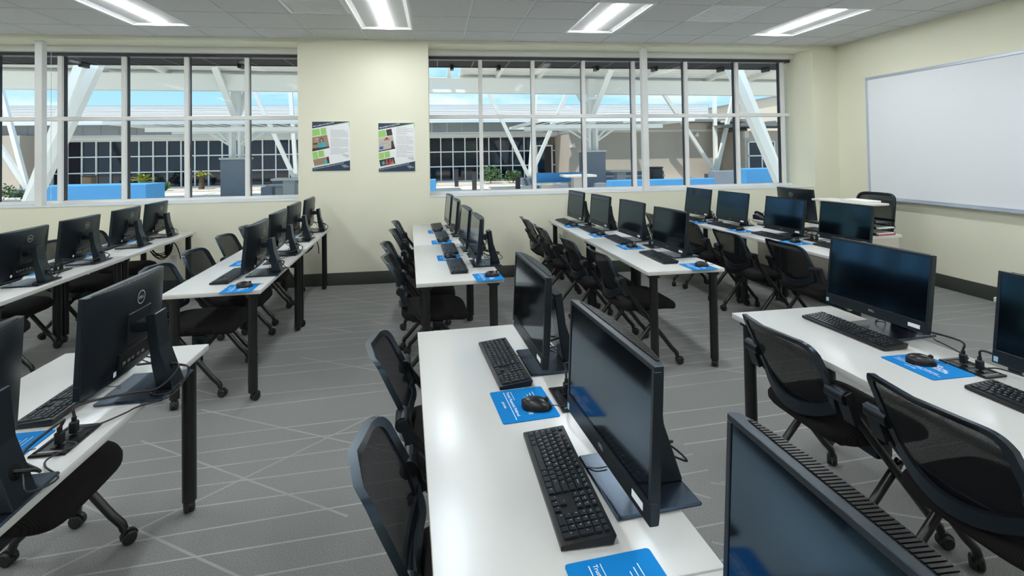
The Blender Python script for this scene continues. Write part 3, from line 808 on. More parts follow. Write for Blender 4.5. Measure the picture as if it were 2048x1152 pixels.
MKIND = {'F': (.028, .055), 'H': (.028, .055), 'G': (.024, .135), 'E': (0.0, .14)}
mono = {}
MON = [('A', 1, -2.926, 3.895, .06), ('A', 2, -3.0, 4.589, .05), ('A', 3, -3.057, 5.31, .07), ('A', 4, -3.11, 5.94, .075),
       ('B', 1, -1.348, 3.895, .045), ('B', 2, -1.42, 4.62, .04), ('B', 3, -1.475, 5.32, .04), ('B', 4, -1.48, 5.95, .05),
       ('C', 1, .295, 3.89, .06), ('C', 2, .248, 4.50, .08), ('C', 3, .185, 5.29, .065), ('C', 4, .135, 5.92, .085),
       ('D', 1, 1.915, 3.89, .09), ('D', 2, 1.885, 4.63, .09), ('D', 3, 1.81, 5.335, .09), ('D', 4, 1.715, 5.965, .09),
       ('E', 1, 3.56, 3.92, .12), ('E', 2, 3.43, 4.517, .09), ('E', 3, 3.37, 5.29, .11), ('E', 4, 3.31, 5.93, .10),
       ('H', 1, -1.176, 2.036, .03), ('H', 2, -1.225, 1.39, .055), ('F', 1, .378, 2.02, .067), ('F', 2, .434, 1.252, .09), ('F', 3, .508, .562, .03),
       ('G', 1, 2.055, 2.095, .09), ('G', 2, 2.065, 1.335, .05)]
BOXY = {}   # pair -> box world position
def between(c, k1, k2):
    a = [m for m in MON if m[0] == c and m[1] == k1][0]; q = [m for m in MON if m[0] == c and m[1] == k2][0]
    return Vector(((a[2] + q[2]) / 2 + .03, (a[3] + q[3]) / 2 + .02, TZ))
PAIRS = [(c, 1, 2) for c in 'ABCDE'] + [(c, 3, 4) for c in 'ABCDE'] + [('H', 2, 1), ('F', 2, 1), ('G', 2, 1)]
def cable(name, pts, r_, parent, m='cable', n=6, k=5):
    bb = NB(); tube(bb, smooth_path(pts, k), r_, n); return obj(name, bb, m, parent)
for i, (c, k, x, y, a) in enumerate(MON):
    if c in MKIND:
        kd = MKIND[c]
        if kd in MPRO: o = copy_tree(MPRO[kd])
        else: o = MPRO[kd] = make_monitor(*kd)
    else: o = mon if i == 0 else copy_tree(mon)
    o.location = (x, y, TZ + .0005); o.rotation_euler = (0, 0, a)
    o['label'] = 'black all-in-one computer ' + station_label(c, k); o['group'] = 'computers on the tables'
    mono[(c, k)] = (o, Vector((x, y, TZ)), a)
# power boxes in the tabletops, and each computer's own cables
for (c, k1, k2) in PAIRS:
    p = between(c, k1, k2); a = LINE[c][2]
    if c == 'G': p = Vector((2.066, 1.69, TZ))
    if c == 'F': p = Vector((.452, 1.705, TZ))
    if c == 'H': p = Vector((-1.145, 1.70, TZ))
    near, far = (k1, k2)
    pl = {('A', 3): 0}.get((c, k1), 0)
    t = thing('power_box', 'black power box in tabletop, %s row from the whiteboard, %s window wall' % (ROWS[c], 'nearest the' if k1 == 3 else ('second from' if c in 'ABCDE' else 'third from')), 'power box', p, a, 'power boxes in the tabletops')
    bb = NB()
    for lo, hi in (((-.05, -.085, 0), (.05, -.070, .007)), ((-.05, .070, 0), (.05, .085, .007)), ((-.05, -.070, 0), (-.038, .070, .007)), ((.038, -.070, 0), (.05, .070, .007))): box(bb, lo, hi, .002, 1)
    obj('frame', bb, 'black_glossy', t)
    one('socket_bed', 'black_plastic', t, (-.038, -.070, 0), (.038, .070, .004))
    for yy in (-.035, .01, .05): one('socket', 'black_glossy', t, (-.014, yy - .014, .004), (.014, yy + .014, .0055))
    one('lid_edge', 'connector', t, (-.036, -.0698, .004), (.036, -.062, .006))
    for kk, dy, sgn in ((near, -.03, 1), (far, .03, -1)):
        mo, mp_, ma = mono[(c, kk)]
        inv = Matrix.Rotation(-ma, 3, 'Z'); plug = inv @ (p + Vector((0, dy, 0)) - mp_); plug.z = 0
        d = 1 if plug.y > 0 else -1
        rnd = random.Random(hash((ord(c), kk)) % 1000)
        j = lambda s_: rnd.uniform(-s_, s_)
        # plug body
        bb = NB(); box(bb, plug + Vector((-.011, -.011, .0075)), plug + Vector((.011, .011, .045)), .004, 1); tube(bb, [plug + Vector((0, 0, .044)), plug + Vector((0, 0, .058))], .007, 8)
        obj('power_plug', bb, 'cable', mo)
        cable('power_cable', [plug + Vector((0, 0, .055)), plug + Vector((.01 + j(.01), -d * .02, .085)), Vector((.09 + j(.02), d * .15, .05)) , Vector((.16, d * .09, .035)), Vector((.195, d * .02, .075)), Vector((.165, 0, .088)), Vector((.12, -.02, .10)), Vector((.062, -.04 + j(.03), .105))], .0042, mo)
        cable('data_cable', [Vector((.060, .03, .108)), Vector((.10, .04 + j(.02), .085)), Vector((.17, .01, .082)), Vector((.21, -d * .03, .05)), Vector((.20 + j(.01), d * .09, .008)), Vector((.13, d * .16, .006)), Vector((.115, d * .20, .008)), plug + Vector((.062, -d * .03, .016)), plug + Vector((.026, -d * .01, .016))], .0028, mo)
        cable('loop_cable', [Vector((.060, .0, .108)), Vector((.09, .05, .06)), Vector((.13, .06 + j(.02), .014)), Vector((.10, .09, .014)), Vector((.08, .06, .03)), Vector((.11, .02, .05)), Vector((.17, .0, .08))], .0024, mo, 'cable_grey' if kk % 2 else 'cable')
        if rnd.random() > .4:
            cable('spare_cable', [Vector((.17, .0, .08)), Vector((.215, .03, .05)), Vector((.205 + j(.01), -.05, .012)), Vector((.16, -.10, .014)), Vector((.12, -.06, .014)), Vector((.16, -.02, .02)), Vector((.20, -.07, .014))], .0022, mo)

# ------------------------------------------------------------------ keyboard
KEYS = []
def key_layout():
    u = .0189; rows = []
    K = []
    def add(row, x, w=1.0, hh=1.0, t=''): K.append((row, x, w, hh, t))
    fx = [0, 2, 3, 4, 5, 6.5, 7.5, 8.5, 9.5, 11, 12, 13, 14]
    for x, t in zip(fx, ['Esc'] + ['F%d' % i for i in range(1, 13)]): add(5, x, .98, .8, t)
    for x, t in zip(range(13), '`1234567890-='): add(4, x, 1, 1, t)
    add(4, 13, 2, 1, 'Backspace')
    add(3, 0, 1.5, 1, 'Tab')
    for i, t in enumerate('QWERTYUIOP[]'): add(3, 1.5 + i, 1, 1, t)
    add(3, 13.5, 1.5, 1, '\\')
    add(2, 0, 1.75, 1, 'Caps')
    for i, t in enumerate("ASDFGHJKL;'"): add(2, 1.75 + i, 1, 1, t)
    add(2, 12.75, 2.25, 1, 'Enter')
    add(1, 0, 2.25, 1, 'Shift')
    for i, t in enumerate('ZXCVBNM,./'): add(1, 2.25 + i, 1, 1, t)
    add(1, 12.25, 2.75, 1, 'Shift')
    xx = 0
    for w_, t in ((1.25, 'Ctrl'), (1.25, ''), (1.25, 'Alt'), (6.25, ''), (1.25, 'Alt'), (1.25, ''), (1.25, ''), (1.25, 'Ctrl')): add(0, xx, w_, 1, t); xx += w_
    nx = 15.4
    for i, t in enumerate(('Prt', 'Scr', 'Pse')): add(5, nx + i, .98, .8, t)
    for i, t in enumerate(('Ins', 'Home', 'PgU')): add(4, nx + i, 1, 1, t)
    for i, t in enumerate(('Del', 'End', 'PgD')): add(3, nx + i, 1, 1, t)
    add(1, nx + 1, 1, 1, '^')
    for i, t in enumerate(('<', 'v', '>')): add(0, nx + i, 1, 1, t)
    px = 18.8
    for i in range(4): add(5, px + i, .98, .8, '')
    for i, t in enumerate(('Num', '/', '*', '-')): add(4, px + i, 1, 1, t)
    for i, t in enumerate('789'): add(3, px + i, 1, 1, t)
    add(2, px + 3, 1, 2, '+')
    for i, t in enumerate('456'): add(2, px + i, 1, 1, t)
    for i, t in enumerate('123'): add(1, px + i, 1, 1, t)
    add(0, px + 3, 1, 2, 'Ent'); add(0, px, 2, 1, '0'); add(0, px + 2, 1, 1, '.')
    return K, u
LAY, U = key_layout()
KBL, KBD = .442, .127
def kz(x): return .014 + (x + KBD / 2) / KBD * .010
keymesh = {}
def key_mesh(w, h):
    k = (round(w, 4), round(h, 4))
    if k not in keymesh:
        bb = NB(); g = .0011; s_ = .0012
        lo = [(-h / 2 + g, -w / 2 + g), (h / 2 - g, -w / 2 + g), (h / 2 - g, w / 2 - g), (-h / 2 + g, w / 2 - g)]
        A = [bb.verts.new((x, y, 0)) for x, y in lo]; B = [bb.verts.new((x - math.copysign(s_, x), y - math.copysign(s_, y), .0038)) for x, y in lo]
        bb.faces.new(B)
        for q in range(4): bb.faces.new((A[q], A[(q + 1) % 4], B[(q + 1) % 4], B[q]))
        keymesh[k] = fin('key', bb, 'keycap')
    return keymesh[k]
def key_pos(row, x, w, hh):
    yl = KBL / 2 - .010 - x * U * .975; yw = w * U * .975
    xr = -KBD / 2 + .010 + (row + .5 * hh if row < 5 else row + .52) * .0182
    return Vector((xr, yl - yw / 2, kz(xr) + .0005)), yw, hh * .0182
def make_keyboard(full):
    r = thing('keyboard', '', 'keyboard')
    bb = NB()
    prism(bb, [(-KBD / 2, .003), (-KBD / 2, kz(-KBD / 2) - .001), (-KBD / 2 + .004, kz(-KBD / 2)), (KBD / 2 - .004, kz(KBD / 2)), (KBD / 2, kz(KBD / 2) - .002), (KBD / 2 - .008, .003)], 'y', -KBL / 2, KBL / 2)
    obj('body', bb, 'kb_body', r)
    bb = NB()
    for xx, yy in ((-.05, .2), (-.05, -.2), (.045, .2), (.045, -.2)): box(bb, (xx - .008, yy - .012, 0), (xx + .008, yy + .012, .0032))
    obj('feet', bb, 'wheel', r)
    pitch = math.atan(.010 / KBD)
    if full:
        for (row, x, w, hh, t) in LAY:
            p, yw, h = key_pos(row, x, w, hh)
            o = bpy.data.objects.new('key', key_mesh(yw, h)); COL.objects.link(o); o.parent = r; o.location = p; o.rotation_euler = (0, -pitch, 0)
        bb = NB()
        for (row, x, w, hh, t) in LAY:
            if not t: continue
            p, yw, h = key_pos(row, x, w, hh)
            sz = .0068 if len(t) == 1 else .0036
            write(bb, t, sz, p + Vector((h * .02, yw / 2 - .0042, .0043)), (0, -1, 0), (math.cos(pitch), 0, math.sin(pitch)), 'LEFT', .012)
        tag(obj('key_legends', bb, 'legend_white', r), kind='stuff')
        bb = NB()
        for (row, x, w, hh, t) in LAY:
            if t in ('Home', 'PgU', 'End', 'PgD', 'Ins', 'Esc', 'F9', 'F10', 'F11', 'F12'):
                p, yw, h = key_pos(row, x, w, hh)
                write(bb, 'Fn', .0042, p + Vector((-h * .30, yw / 2 - .009, .0042)), (0, -1, 0), (1, 0, 0), 'LEFT', .02)
        obj('blue_legends', bb, 'legend_cyan', r)
    else:
        bb = NB()
        for (row, x, w, hh, t) in LAY:
            p, yw, h = key_pos(row, x, w, hh)
            m_ = key_mesh(yw, h); off = len(bb.verts)
            vs = [bb.verts.new(p + v.co) for v in m_.vertices]
            for f in m_.polygons: bb.faces.new([vs[q] for q in f.vertices])
        tag(obj('keys', bb, 'keycap', r), kind='stuff')
    bb = NB()
    n = 14; c0 = Vector((.052, -KBL / 2 + .02, kz(.052) + .0004))
    V0 = [bb.verts.new(c0 + Vector((.0055 * math.cos(2 * PI * k / n), .0055 * math.sin(2 * PI * k / n), 0))) for k in range(n)]; V1 = [bb.verts.new(c0 + Vector((.0065 * math.cos(2 * PI * k / n), .0065 * math.sin(2 * PI * k / n), 0))) for k in range(n)]
    for k in range(n): bb.faces.new((V0[k], V0[(k + 1) % n], V1[(k + 1) % n], V1[k]))
    obj('round_logo', bb, 'text_grey', r)
    cable('cord', [(.060, .03, .014), (.078, .033, .012), (.10, .02, .0142), (.13, .022, .0142)], .0016, r, n=5)
    return r
kb_full = make_keyboard(True); kb_lite = make_keyboard(False)
# ------------------------------------------------------------------ mouse and pad
def make_mouse():
    r = thing('mouse', '', 'mouse')
    bb = NB(); rings = []
    for i in range(11):
        u = -1 + 2 * i / 10; x = u * .052
        wv = .031 * math.sqrt(max(.02, 1 - abs(u) ** 3.2)); hgt = .036 * math.sqrt(max(.02, 1 - abs((u + .12) / 1.12) ** 2.4)) * (1 - .12 * max(0, u))
        ring = [bb.verts.new((x, wv * math.cos(t), .002 + hgt * max(0, math.sin(t)) ** .8)) for t in [PI * k / 12 for k in range(13)]]
        rings.append(ring)
    for a, q in zip(rings, rings[1:]):
        for k in range(12): bb.faces.new((a[k], q[k], q[k + 1], a[k + 1]))
        bb.faces.new((a[0], a[-1], q[-1], q[0]))
    bb.faces.new(list(reversed(rings[0]))); bb.faces.new(rings[-1])
    bmesh.ops.recalc_face_normals(bb, faces=bb.faces)
    obj('body', bb, 'mouse_black', r, sharp=1.2)
    bb = NB(); box(bb, (-.04, -.02, 0), (.04, .02, .0025)); obj('foot', bb, 'wheel', r)
    bb = NB(); tube(bb, [(.032, -.003, .030), (.032, .003, .030)], .008, 14); obj('scroll_wheel', bb, 'wheel', r)
    cable('cord', [(.050, 0, .010), (.065, .003, .0095), (.080, -.004, .0095), (.095, .006, .0095), (.11, .016, .0095)], .0016, r, n=5)
    return r
def make_pad():
    r = thing('mouse_pad', '', 'mouse pad'); w, h = .195, .215
    bb = NB(); o_ = []; rad = .008
    for cx, cy, a0 in ((w / 2 - rad, h / 2 - rad, 0), (-w / 2 + rad, h / 2 - rad, 90), (-w / 2 + rad, -h / 2 + rad, 180), (w / 2 - rad, -h / 2 + rad, 270)):
        for q in range(5): t = math.radians(a0 + q * 22.5); o_.append((cx + rad * math.cos(t), cy + rad * math.sin(t)))
    prism(bb, o_, 'z', 0, .0022); obj('mat', bb, 'pad_blue', r)
    bb = NB(); z = .0025
    ua, va = (0, -1, 0), (1, 0, 0)
    def q(u0, v0, u1, v1): f = bb.faces.new([bb.verts.new((v, -u, z)) for u, v in ((u0, v0), (u1, v0), (u1, v1), (u0, v1))])
    for s_, v in (('PIMA', .038), ('MEDICAL', .019), ('INSTITUTE', .0)): write(bb, s_, .021, (v, -.0 + .012, z), ua, va, 'LEFT', .02, squeeze=.86)
    for k_, (u0, u1) in enumerate(((-.075, -.018), (-.068, -.020), (-.060, -.022), (-.046, -.024))): q(u0, .052 - k_ * .012, u1, .054 - k_ * .012)
    write(bb, 'Trusted. Respected. Preferred.', .0145, (-.040, .092, z), ua, va, 'LEFT', .012, squeeze=.93)
    q(-.092, -.050, .094, -.048); q(-.092, -.024, -.03, -.0225)
    write(bb, 'pmi.edu', .0135, (-.070, .028, z), ua, va, 'LEFT', .012)
    bmesh.ops.recalc_face_normals(bb, faces=bb.faces)
    for f in bb.faces:
        if f.normal.z < 0: f.normal_flip()
    tag(obj('print', bb, 'print_white', r), kind='stuff')
    return r
mouse0 = make_mouse(); pad0 = make_pad()
usedf = usedl = usedm = False
KEEP_PAD = {}
for i, (c, k, x, y, a) in enumerate(MON):
    if c == 'F' and k == 3: continue
    full = (c, k) in (('F', 2), ('F', 1), ('G', 1), ('G', 2), ('H', 1))
    if full: o = kb_full if not usedf else copy_tree(kb_full); usedf = True
    else: o = kb_lite if not usedl else copy_tree(kb_lite); usedl = True
    q = random.Random(i * 7 + 3); la = LINE[c][2]
    off = {('F', 2): (-.115, .03), ('F', 1): (-.115, .01), ('G', 1): (-.125, .015), ('C', 1): (-.15, -.08), ('G', 2): (-.125, .0), ('H', 1): (-.145, -.02), ('H', 2): (-.135, -.09)}.get((c, k), (-.135 + q.uniform(-.008, .008), (-.075 if k == 1 else (-.04 if k == 3 else .0))))
    ang = {('F', 2): .01, ('F', 1): .09, ('G', 1): .06, ('C', 1): .06}.get((c, k), la + q.uniform(-.02, .02))
    kx, ky = x + off[0], y + off[1]
    o.location = (kx, ky, TZ + .0003); o.rotation_euler = (0, 0, ang)
    o['label'] = 'black full-size keyboard ' + station_label(c, k); o['group'] = 'keyboards on the tables'
    po = {('F', 1): (.288, 1.695, .10), ('F', 2): (.362, .928, .09), ('G', 1): (1.915, 1.735, .03), ('C', 1): (.352, 3.465, .1), ('D', 1): (1.93, 3.475, .06), ('B', 1): (-1.30, 3.475, .05), ('H', 1): (-1.315, 1.66, .05)}.get((c, k))
    if not po:
        po = (x - .145 + q.uniform(-.015, .015), ky - (.338 if k == 1 else .3345), la + q.uniform(-.015, .02))
    if c == 'G' and k == 2: po = (1.93, .985, .04)
    pd = pad0 if not usedm else copy_tree(pad0)
    pd.location = (po[0], po[1], TZ + .0003); pd.rotation_euler = (0, 0, po[2]); pd['label'] = 'blue printed mouse pad ' + station_label(c, k); pd['group'] = 'blue mouse pads'
    ms = mouse0 if not usedm else copy_tree(mouse0); usedm = True
    mo_ = {('F', 1): (.040, -.035, -.33), ('C', 1): (.03, .01, .1), ('D', 1): (.03, .0, -.1), ('G', 1): (.0, .02, -.45), ('B', 1): (.02, .02, .1), ('F', 2): (-.01, -.05, -.7)}.get((c, k), (.012, q.uniform(-.02, .02), q.uniform(-.25, .15)))
    ms.location = (po[0] + mo_[0], po[1] + mo_[1], TZ + .003); ms.rotation_euler = (0, 0, po[2] + mo_[2])
    ms['label'] = 'black wired mouse ' + station_label(c, k); ms['group'] = 'computer mice on the pads'

# bundled cables hanging below the far table ends
def bundle(x, y, lab, seed):
    r = thing('cable_bundle', lab, 'cables', (x, y, .0)); q = random.Random(seed)
    for i in range(7):
        dx = q.uniform(-.03, .03); dz = q.uniform(-.05, .03)
        cable('cable', [(-.20, q.uniform(-.03, .03), .665), (-.17 + dx, 0, .62 + dz), (-.10 + dx, q.uniform(-.03, .03), .53 + dz), (-.02 + dx, 0, .50 + dz), (.06, q.uniform(-.02, .02), .58 + dz), (.08, 0, .66)], .005, r)
    bb = NB(); box(bb, (.0, -.025, .50), (.05, .025, .668), .01); obj('power_adapter', bb, 'cable', r)
    cable('plug_cord', [(.08, 0, .65), (.09, .05, .60), (.10, .10, .50), (.09, .15, .42)], .006, r)
bundle(-3.10, 6.12, 'tangle of black cables hanging under fifth table row end by window wall', 1)
bundle(-1.53, 6.12, 'tangle of black cables hanging under fourth table row end by window wall', 2)

# ------------------------------------------------------------------ teacher's desk
dk = thing('teacher_desk', 'white teacher desk with raised shelf beside the whiteboard wall', 'desk', (3.93, 4.33, 0), .05)
bb = NB(); prism(bb, [(0, 0), (.66, 0), (.66, 1.46), (.16, 1.46), (.05, 1.40), (0, 1.28)], 'z', .712, .74); obj('desktop', bb, 'desk_white', dk)
one('front_panel', 'desk_side', dk, (.05, .02, .02), (.07, 1.30, .712))
one('side_panel', 'desk_side', dk, (.07, .0, .0), (.62, .02, .712)); one('side_panel', 'desk_side', dk, (.07, 1.30, .0), (.62, 1.32, .712))
one('drawer_unit', 'desk_white', dk, (.18, .02, .02), (.62, .42, .712), .003, 1)
one('raised_shelf', 'desk_white', dk, (.24, -.02, 1.035), (.50, .66, 1.055), .003, 1)
one('shelf_support', 'desk_side', dk, (.28, .02, .74), (.30, .60, 1.035))
one('shelf_support', 'desk_side', dk, (.30, .50, .74), (.46, .52, 1.035))
def at_desk(u, v, z): return dk.matrix_basis @ Vector((u, v, z))
dk.location = dk.location
dm = Matrix.Rotation(.05, 4, 'Z'); dm.translation = Vector((3.93, 4.33, 0))
def dpos(u, v, z): return dm @ Vector((u, v, z))
tm = copy_tree(mon); 
for ch in list(tm.children):
    if ch.name.split('.')[0] in ('power_plug', 'power_cable', 'data_cable', 'loop_cable', 'spare_cable'): bpy.data.objects.remove(ch)
tm.location = dpos(.36, 1.02, .7405); tm.rotation_euler = (0, 0, PI + .04); tm.scale = (1.12, 1.12, 1.05)
tm['label'] = 'black computer on the teacher desk, its back to the tables'; tm['group'] = 'computers on the teacher desk'
kk = copy_tree(kb_lite); kk.location = dpos(.50, .98, .7403); kk.rotation_euler = (0, 0, PI + .03); kk['label'] = 'black keyboard lying on the teacher desk'; kk['group'] = 'keyboard on the teacher desk'
ph = thing('desk_phone', 'black desk phone on the end of the teacher desk', 'phone', dpos(.14, 1.30, .7403), 1.7)
bb = NB(); prism(bb, [(-.09, 0), (.09, 0), (.09, .055), (.06, .062), (-.09, .02)], 'y', -.08, .08); obj('body', bb, 'black_plastic', ph)
bb = NB(); tube(bb, smooth_path([(-.07, .05, .05), (-.04, .05, .068), (.05, .05, .088), (.08, .05, .076)]), .016, 8); obj('handset', bb, 'black_glossy', ph)
bb = NB(); tube(bb, [(.07, -.05, .06), (.05, -.09, .105)], .003, 6); obj('antenna', bb, 'cable', ph)
cb = thing('label_printer', 'small white boxed device in front of the teacher computer', 'device', dpos(.10, .72, .7403), .1)
one('body', 'desk_white', cb, (-.07, -.09, 0), (.07, .09, .05), .006); one('slot', 'black_glossy', cb, (-.0715, -.06, .02), (-.0698, .06, .032))
pf = thing('papers', 'dark document folder on the teacher desk edge', 'folder', dpos(.10, .42, .7403), .1); one('cover', 'black_plastic', pf, (-.11, -.16, 0), (.11, .16, .012), .003, 1)
cable('cable', [(-.10, .15, .013), (-.05, .0, .012), (.0, -.16, .012), (.02, -.3, .03)], .004, pf)
trn = thing('letter_tray', 'stack of black letter trays holding papers on the teacher desk', 'tray', dpos(.46, .16, .7403), .1)
for i in range(3):
    z = i * .062
    bb = NB(); box(bb, (-.12, -.16, z), (.12, .16, z + .004)); box(bb, (-.12, -.16, z + .004), (-.116, .16, z + .028)); box(bb, (.116, -.16, z + .004), (.12, .16, z + .028)); box(bb, (-.116, .156, z + .004), (.116, .16, z + .028))
    for xx, yy in ((-.118, .14), (.118, .14), (-.118, -.10), (.118, -.10)): box(bb, (xx - .003, yy - .003, z + .004), (xx + .003, yy + .003, z + .062 if i < 2 else z + .028))
    tr_ = obj('tray', bb, 'black_plastic', trn)
for i, m_ in ((0, 'red_print'), (0, 'paper'), (1, 'paper')):
    zz = i * .062 + (.0042 if m_ == 'red_print' or i else .0145)
    pp_ = tag(one('paper_stack', m_, None, (-.105, -.165, 0), (.105, .14, .010 if i == 0 else .012), .001, 1), {0: {'red_print': 'red printed papers in the lowest letter tray', 'paper': 'white papers above the red ones in the letter tray'}[m_] if True else '', 1: 'white papers in the middle letter tray'}[i], 'papers')
    pp_.location = dm @ Vector((.46, .16, .7403 + zz)); pp_.rotation_euler = (0, 0, .15)
ps = tag(one('binder', 'paper', None, (-.09, -.15, 0), (.09, .15, .022), .003, 1), 'white binder lying on the raised shelf of the teacher desk', 'binder'); ps.location = dpos(.39, .20, 1.0553); ps.rotation_euler = (0, 0, .08)
# task chair behind the desk
tk = thing('task_chair', 'black mesh task chair behind the teacher desk', 'chair', (5.0, 5.34, 0), .08)
bb = NB(); box(bb, (-.24, -.24, .44), (.24, .24, .51), .03); obj('seat', bb, 'seat_fabric', tk)
bb = NB(); rows = []
for i in range(6):
    t = i / 5; rows.append([(.24 + .06 * t + .04 * (1 - (s_) ** 2), s_ * .22, .60 + .44 * t) for s_ in [-1 + 2 * j / 10 for j in range(11)]])
grid_surface(bb, rows); obj('back_mesh', bb, 'chair_mesh', tk, 2)
bb = NB(); lp = []
for k in range(40):
    a_ = 2 * PI * k / 40; s_ = math.copysign(abs(math.cos(a_)) ** .3, math.cos(a_)); t = .5 + .5 * math.copysign(abs(math.sin(a_)) ** .3, math.sin(a_)); lp.append(Vector((.24 + .06 * t + .04 * (1 - s_ * s_), s_ * .235, .59 + .46 * t)))
tube(bb, lp + [lp[0]], .018, 8, cap=False); obj('back_frame', bb, 'black_plastic', tk)
bb = NB(); bar(bb, (.10, 0, .43), (.31, 0, .66), .06, .02); obj('back_support', bb, 'black_plastic', tk)
bb = NB(); cyl(bb, (0, 0, .09), (0, 0, .44), .028, 16); obj('gas_lift', bb, 'black_metal', tk)
for k in range(5):
    t = 2 * PI * k / 5 + .3; bb = NB(); bar(bb, (0, 0, .11), (.29 * math.cos(t), .29 * math.sin(t), .075), .045, .03); lg = obj('base_arm', bb, 'black_plastic', tk)
    cs = obj('caster', caster_bm(.027, t), 'wheel', lg); cs.location = (.285 * math.cos(t), .285 * math.sin(t), 0)
for s_ in (-1, 1):
    bb = NB(); tube(bb, smooth_path([(0, s_ * .22, .46), (0, s_ * .29, .48), (-.02, s_ * .30, .66)]), .014, 8); box(bb, (-.15, s_ * .30 - .035, .655), (.11, s_ * .30 + .035, .685), .01); obj('armrest', bb, 'black_plastic', tk)

# ------------------------------------------------------------------ courtyard outside the windows
b = NB(); box(b, (-70, 7.0, -.2), (70, 90, 0)); tag(struct('ground', b, 'paving'), 'pale concrete courtyard paving outside the windows')
gb = tag(one('planting_bed', 'gravel', None, (-19.5, 24.9, 0), (6.8, 27.7, .05), .01, 1), 'gravel planting bed along the glazed building across the courtyard', 'planting bed')
# own roof overhang
so = thing('roof_overhang', 'dark metal roof overhang just outside the windows', 'overhang', (0, 7.0, 3.2))
one('soffit', 'soffit_dark', so, (-14, 0, 0), (12, 1.98, .06)); one('edge_trim', 'soffit_edge', so, (-14, 1.98, -.01), (12, 2.03, .10))
for i in range(40):
    x = -13.6 + i * .62; one('soffit_seam', 'black_metal', so, (x - .008, .01, -.006), (x + .008, 1.97, 0))
for x in (-5.75, -3.3, -.95, .30, 1.15, 3.0, 4.15, 5.5, 6.45): one('bracket', 'soffit_edge', so, (x - .03, 1.82, -.07), (x + .03, 2.0, -.006))
# glazed building
gbd = thing('glazed_building', 'long low building with white mullioned glazing and white metal roof', 'building', (0, 28, 0))
XL, XR = -19.55, 6.86
one('wall', 'stucco_tan', gbd, (-24, .35, 0), (XR, 9.5, 2.6)); one('end_wall', 'stucco_tan', gbd, (-24, -2, 0), (XL, .35, 2.80))
one('plinth', 'mullion_white', gbd, (XL, -.05, .0), (XR - 1.4, .1, .08))
colw = .683; n = int((XR - XL) / colw); zr = [.08, .90, 1.73, 2.55]
pm = None
for i in range(n):
    for j in range(3):
        if pm is None:
            bb = NB(); box(bb, (0, .06, 0), (colw, .10, .82)); pm = fin('pane', bb, 'dark_glass')
        o = bpy.data.objects.new('pane', pm); COL.objects.link(o); o.parent = gbd; o.location = (XL + i * colw, 0, zr[j])
vm = None
for i in range(n + 1):
    bb = NB(); 
    if vm is None: box(bb, (-.028, -.02, 0.08), (.028, .06, 2.56)); vm = fin('mullion', bb, 'mullion_white')
    else: bb.free()
    o = bpy.data.objects.new('mullion', vm); COL.objects.link(o); o.parent = gbd; o.location = (XL + i * colw, 0, 0)
for z in zr: one('transom', 'mullion_white', gbd, (XL, -.018, z - .03), (XR, .06, z + .03))
one('soffit_beam', 'steel_white', gbd, (-24, -.7, 2.57), (XR, .35, 2.80))
for i in range(38):
    x = -24 + i * .82
    if x + .81 < XR + .1: one('fascia_panel', 'fascia_grey', gbd, (x + .006, -1.06, 2.80), (x + .814, -.9, 3.33))
bb = NB(); P4 = [(-24.5, -1.6, 3.36), (15.5, -1.6, 3.36), (22.3, 10, 5.3), (-30, 10, 5.3)]
V = [bb.verts.new(p) for p in P4] + [bb.verts.new((p[0], p[1], p[2] + .10)) for p in P4]
for f in ((3, 2, 1, 0), (4, 5, 6, 7), (0, 1, 5, 4), (1, 2, 6, 5), (2, 3, 7, 6), (3, 0, 4, 7)): bb.faces.new([V[i] for i in f])
bmesh.ops.recalc_face_normals(bb, faces=bb.faces); rf = obj('roof', bb, 'roof_white', gbd)
for i in range(12):
    t = (i + .6) / 12.2; yy = -1.6 + 11.6 * t; zz = 3.46 + 1.94 * t; bb = NB(); bar(bb, (-24.5 - 5.5 * t, yy, zz), (15.5 + 6.8 * t, yy, zz), .07, .07); obj('roof_rib', bb, 'fascia_grey', rf)
# door at the end of the glazing
dr = []
for lo, hi in (((5.72, -.07, .0), (5.80, -.03, 2.05)), ((6.62, -.07, 0), (6.70, -.03, 2.05)), ((5.80, -.07, 1.97), (6.62, -.03, 2.05)), ((5.80, -.07, 0), (6.62, -.03, .12))): one('door_frame', 'mullion_white', gbd, lo, hi)
one('door_glass', 'dark_glass', gbd, (5.80, -.06, .12), (6.62, -.04, 1.97))
# tan building
tb = thing('tan_building', 'tan stucco building with cream band and grey eaves across the courtyard', 'building', (0, 25, 0))
one('wall', 'stucco_tan', tb, (6.87, 0, 0), (16.9, 6, 2.62)); one('band', 'stucco_band', tb, (6.87, -.05, 2.62), (16.9, 6, 2.74)); one('parapet', 'stucco_light', tb, (6.87, 0, 2.74), (16.9, 6, 3.10))
one('eave', 'fascia_grey', tb, (6.7, -.5, 3.12), (17.2, 6, 3.27)); one('gutter', 'fascia_grey', tb, (6.7, -.58, 3.10), (17.2, -.5, 3.26), .02, 1)
one('wing_wall', 'stucco_tan', tb, (15.42, -2, 0), (23, 0, 2.55)); one('wing_band', 'stucco_band', tb, (15.4, -2.05, 2.2), (15.62, -1.9, 2.55)); one('wing_eave', 'fascia_grey', tb, (14.6, -3.0, 2.75), (24, 0, 2.9)); one('wing_light', 'roof_white', tb, (16.4, -3.02, 2.92), (24, -.5, 3.0))
for x in (15.62, 16.32):
    for z in (.62, 1.32): 
        one('window_pane', 'dark_glass', tb, (x, -2.03, z), (x + .66, -2.005, z + .64))
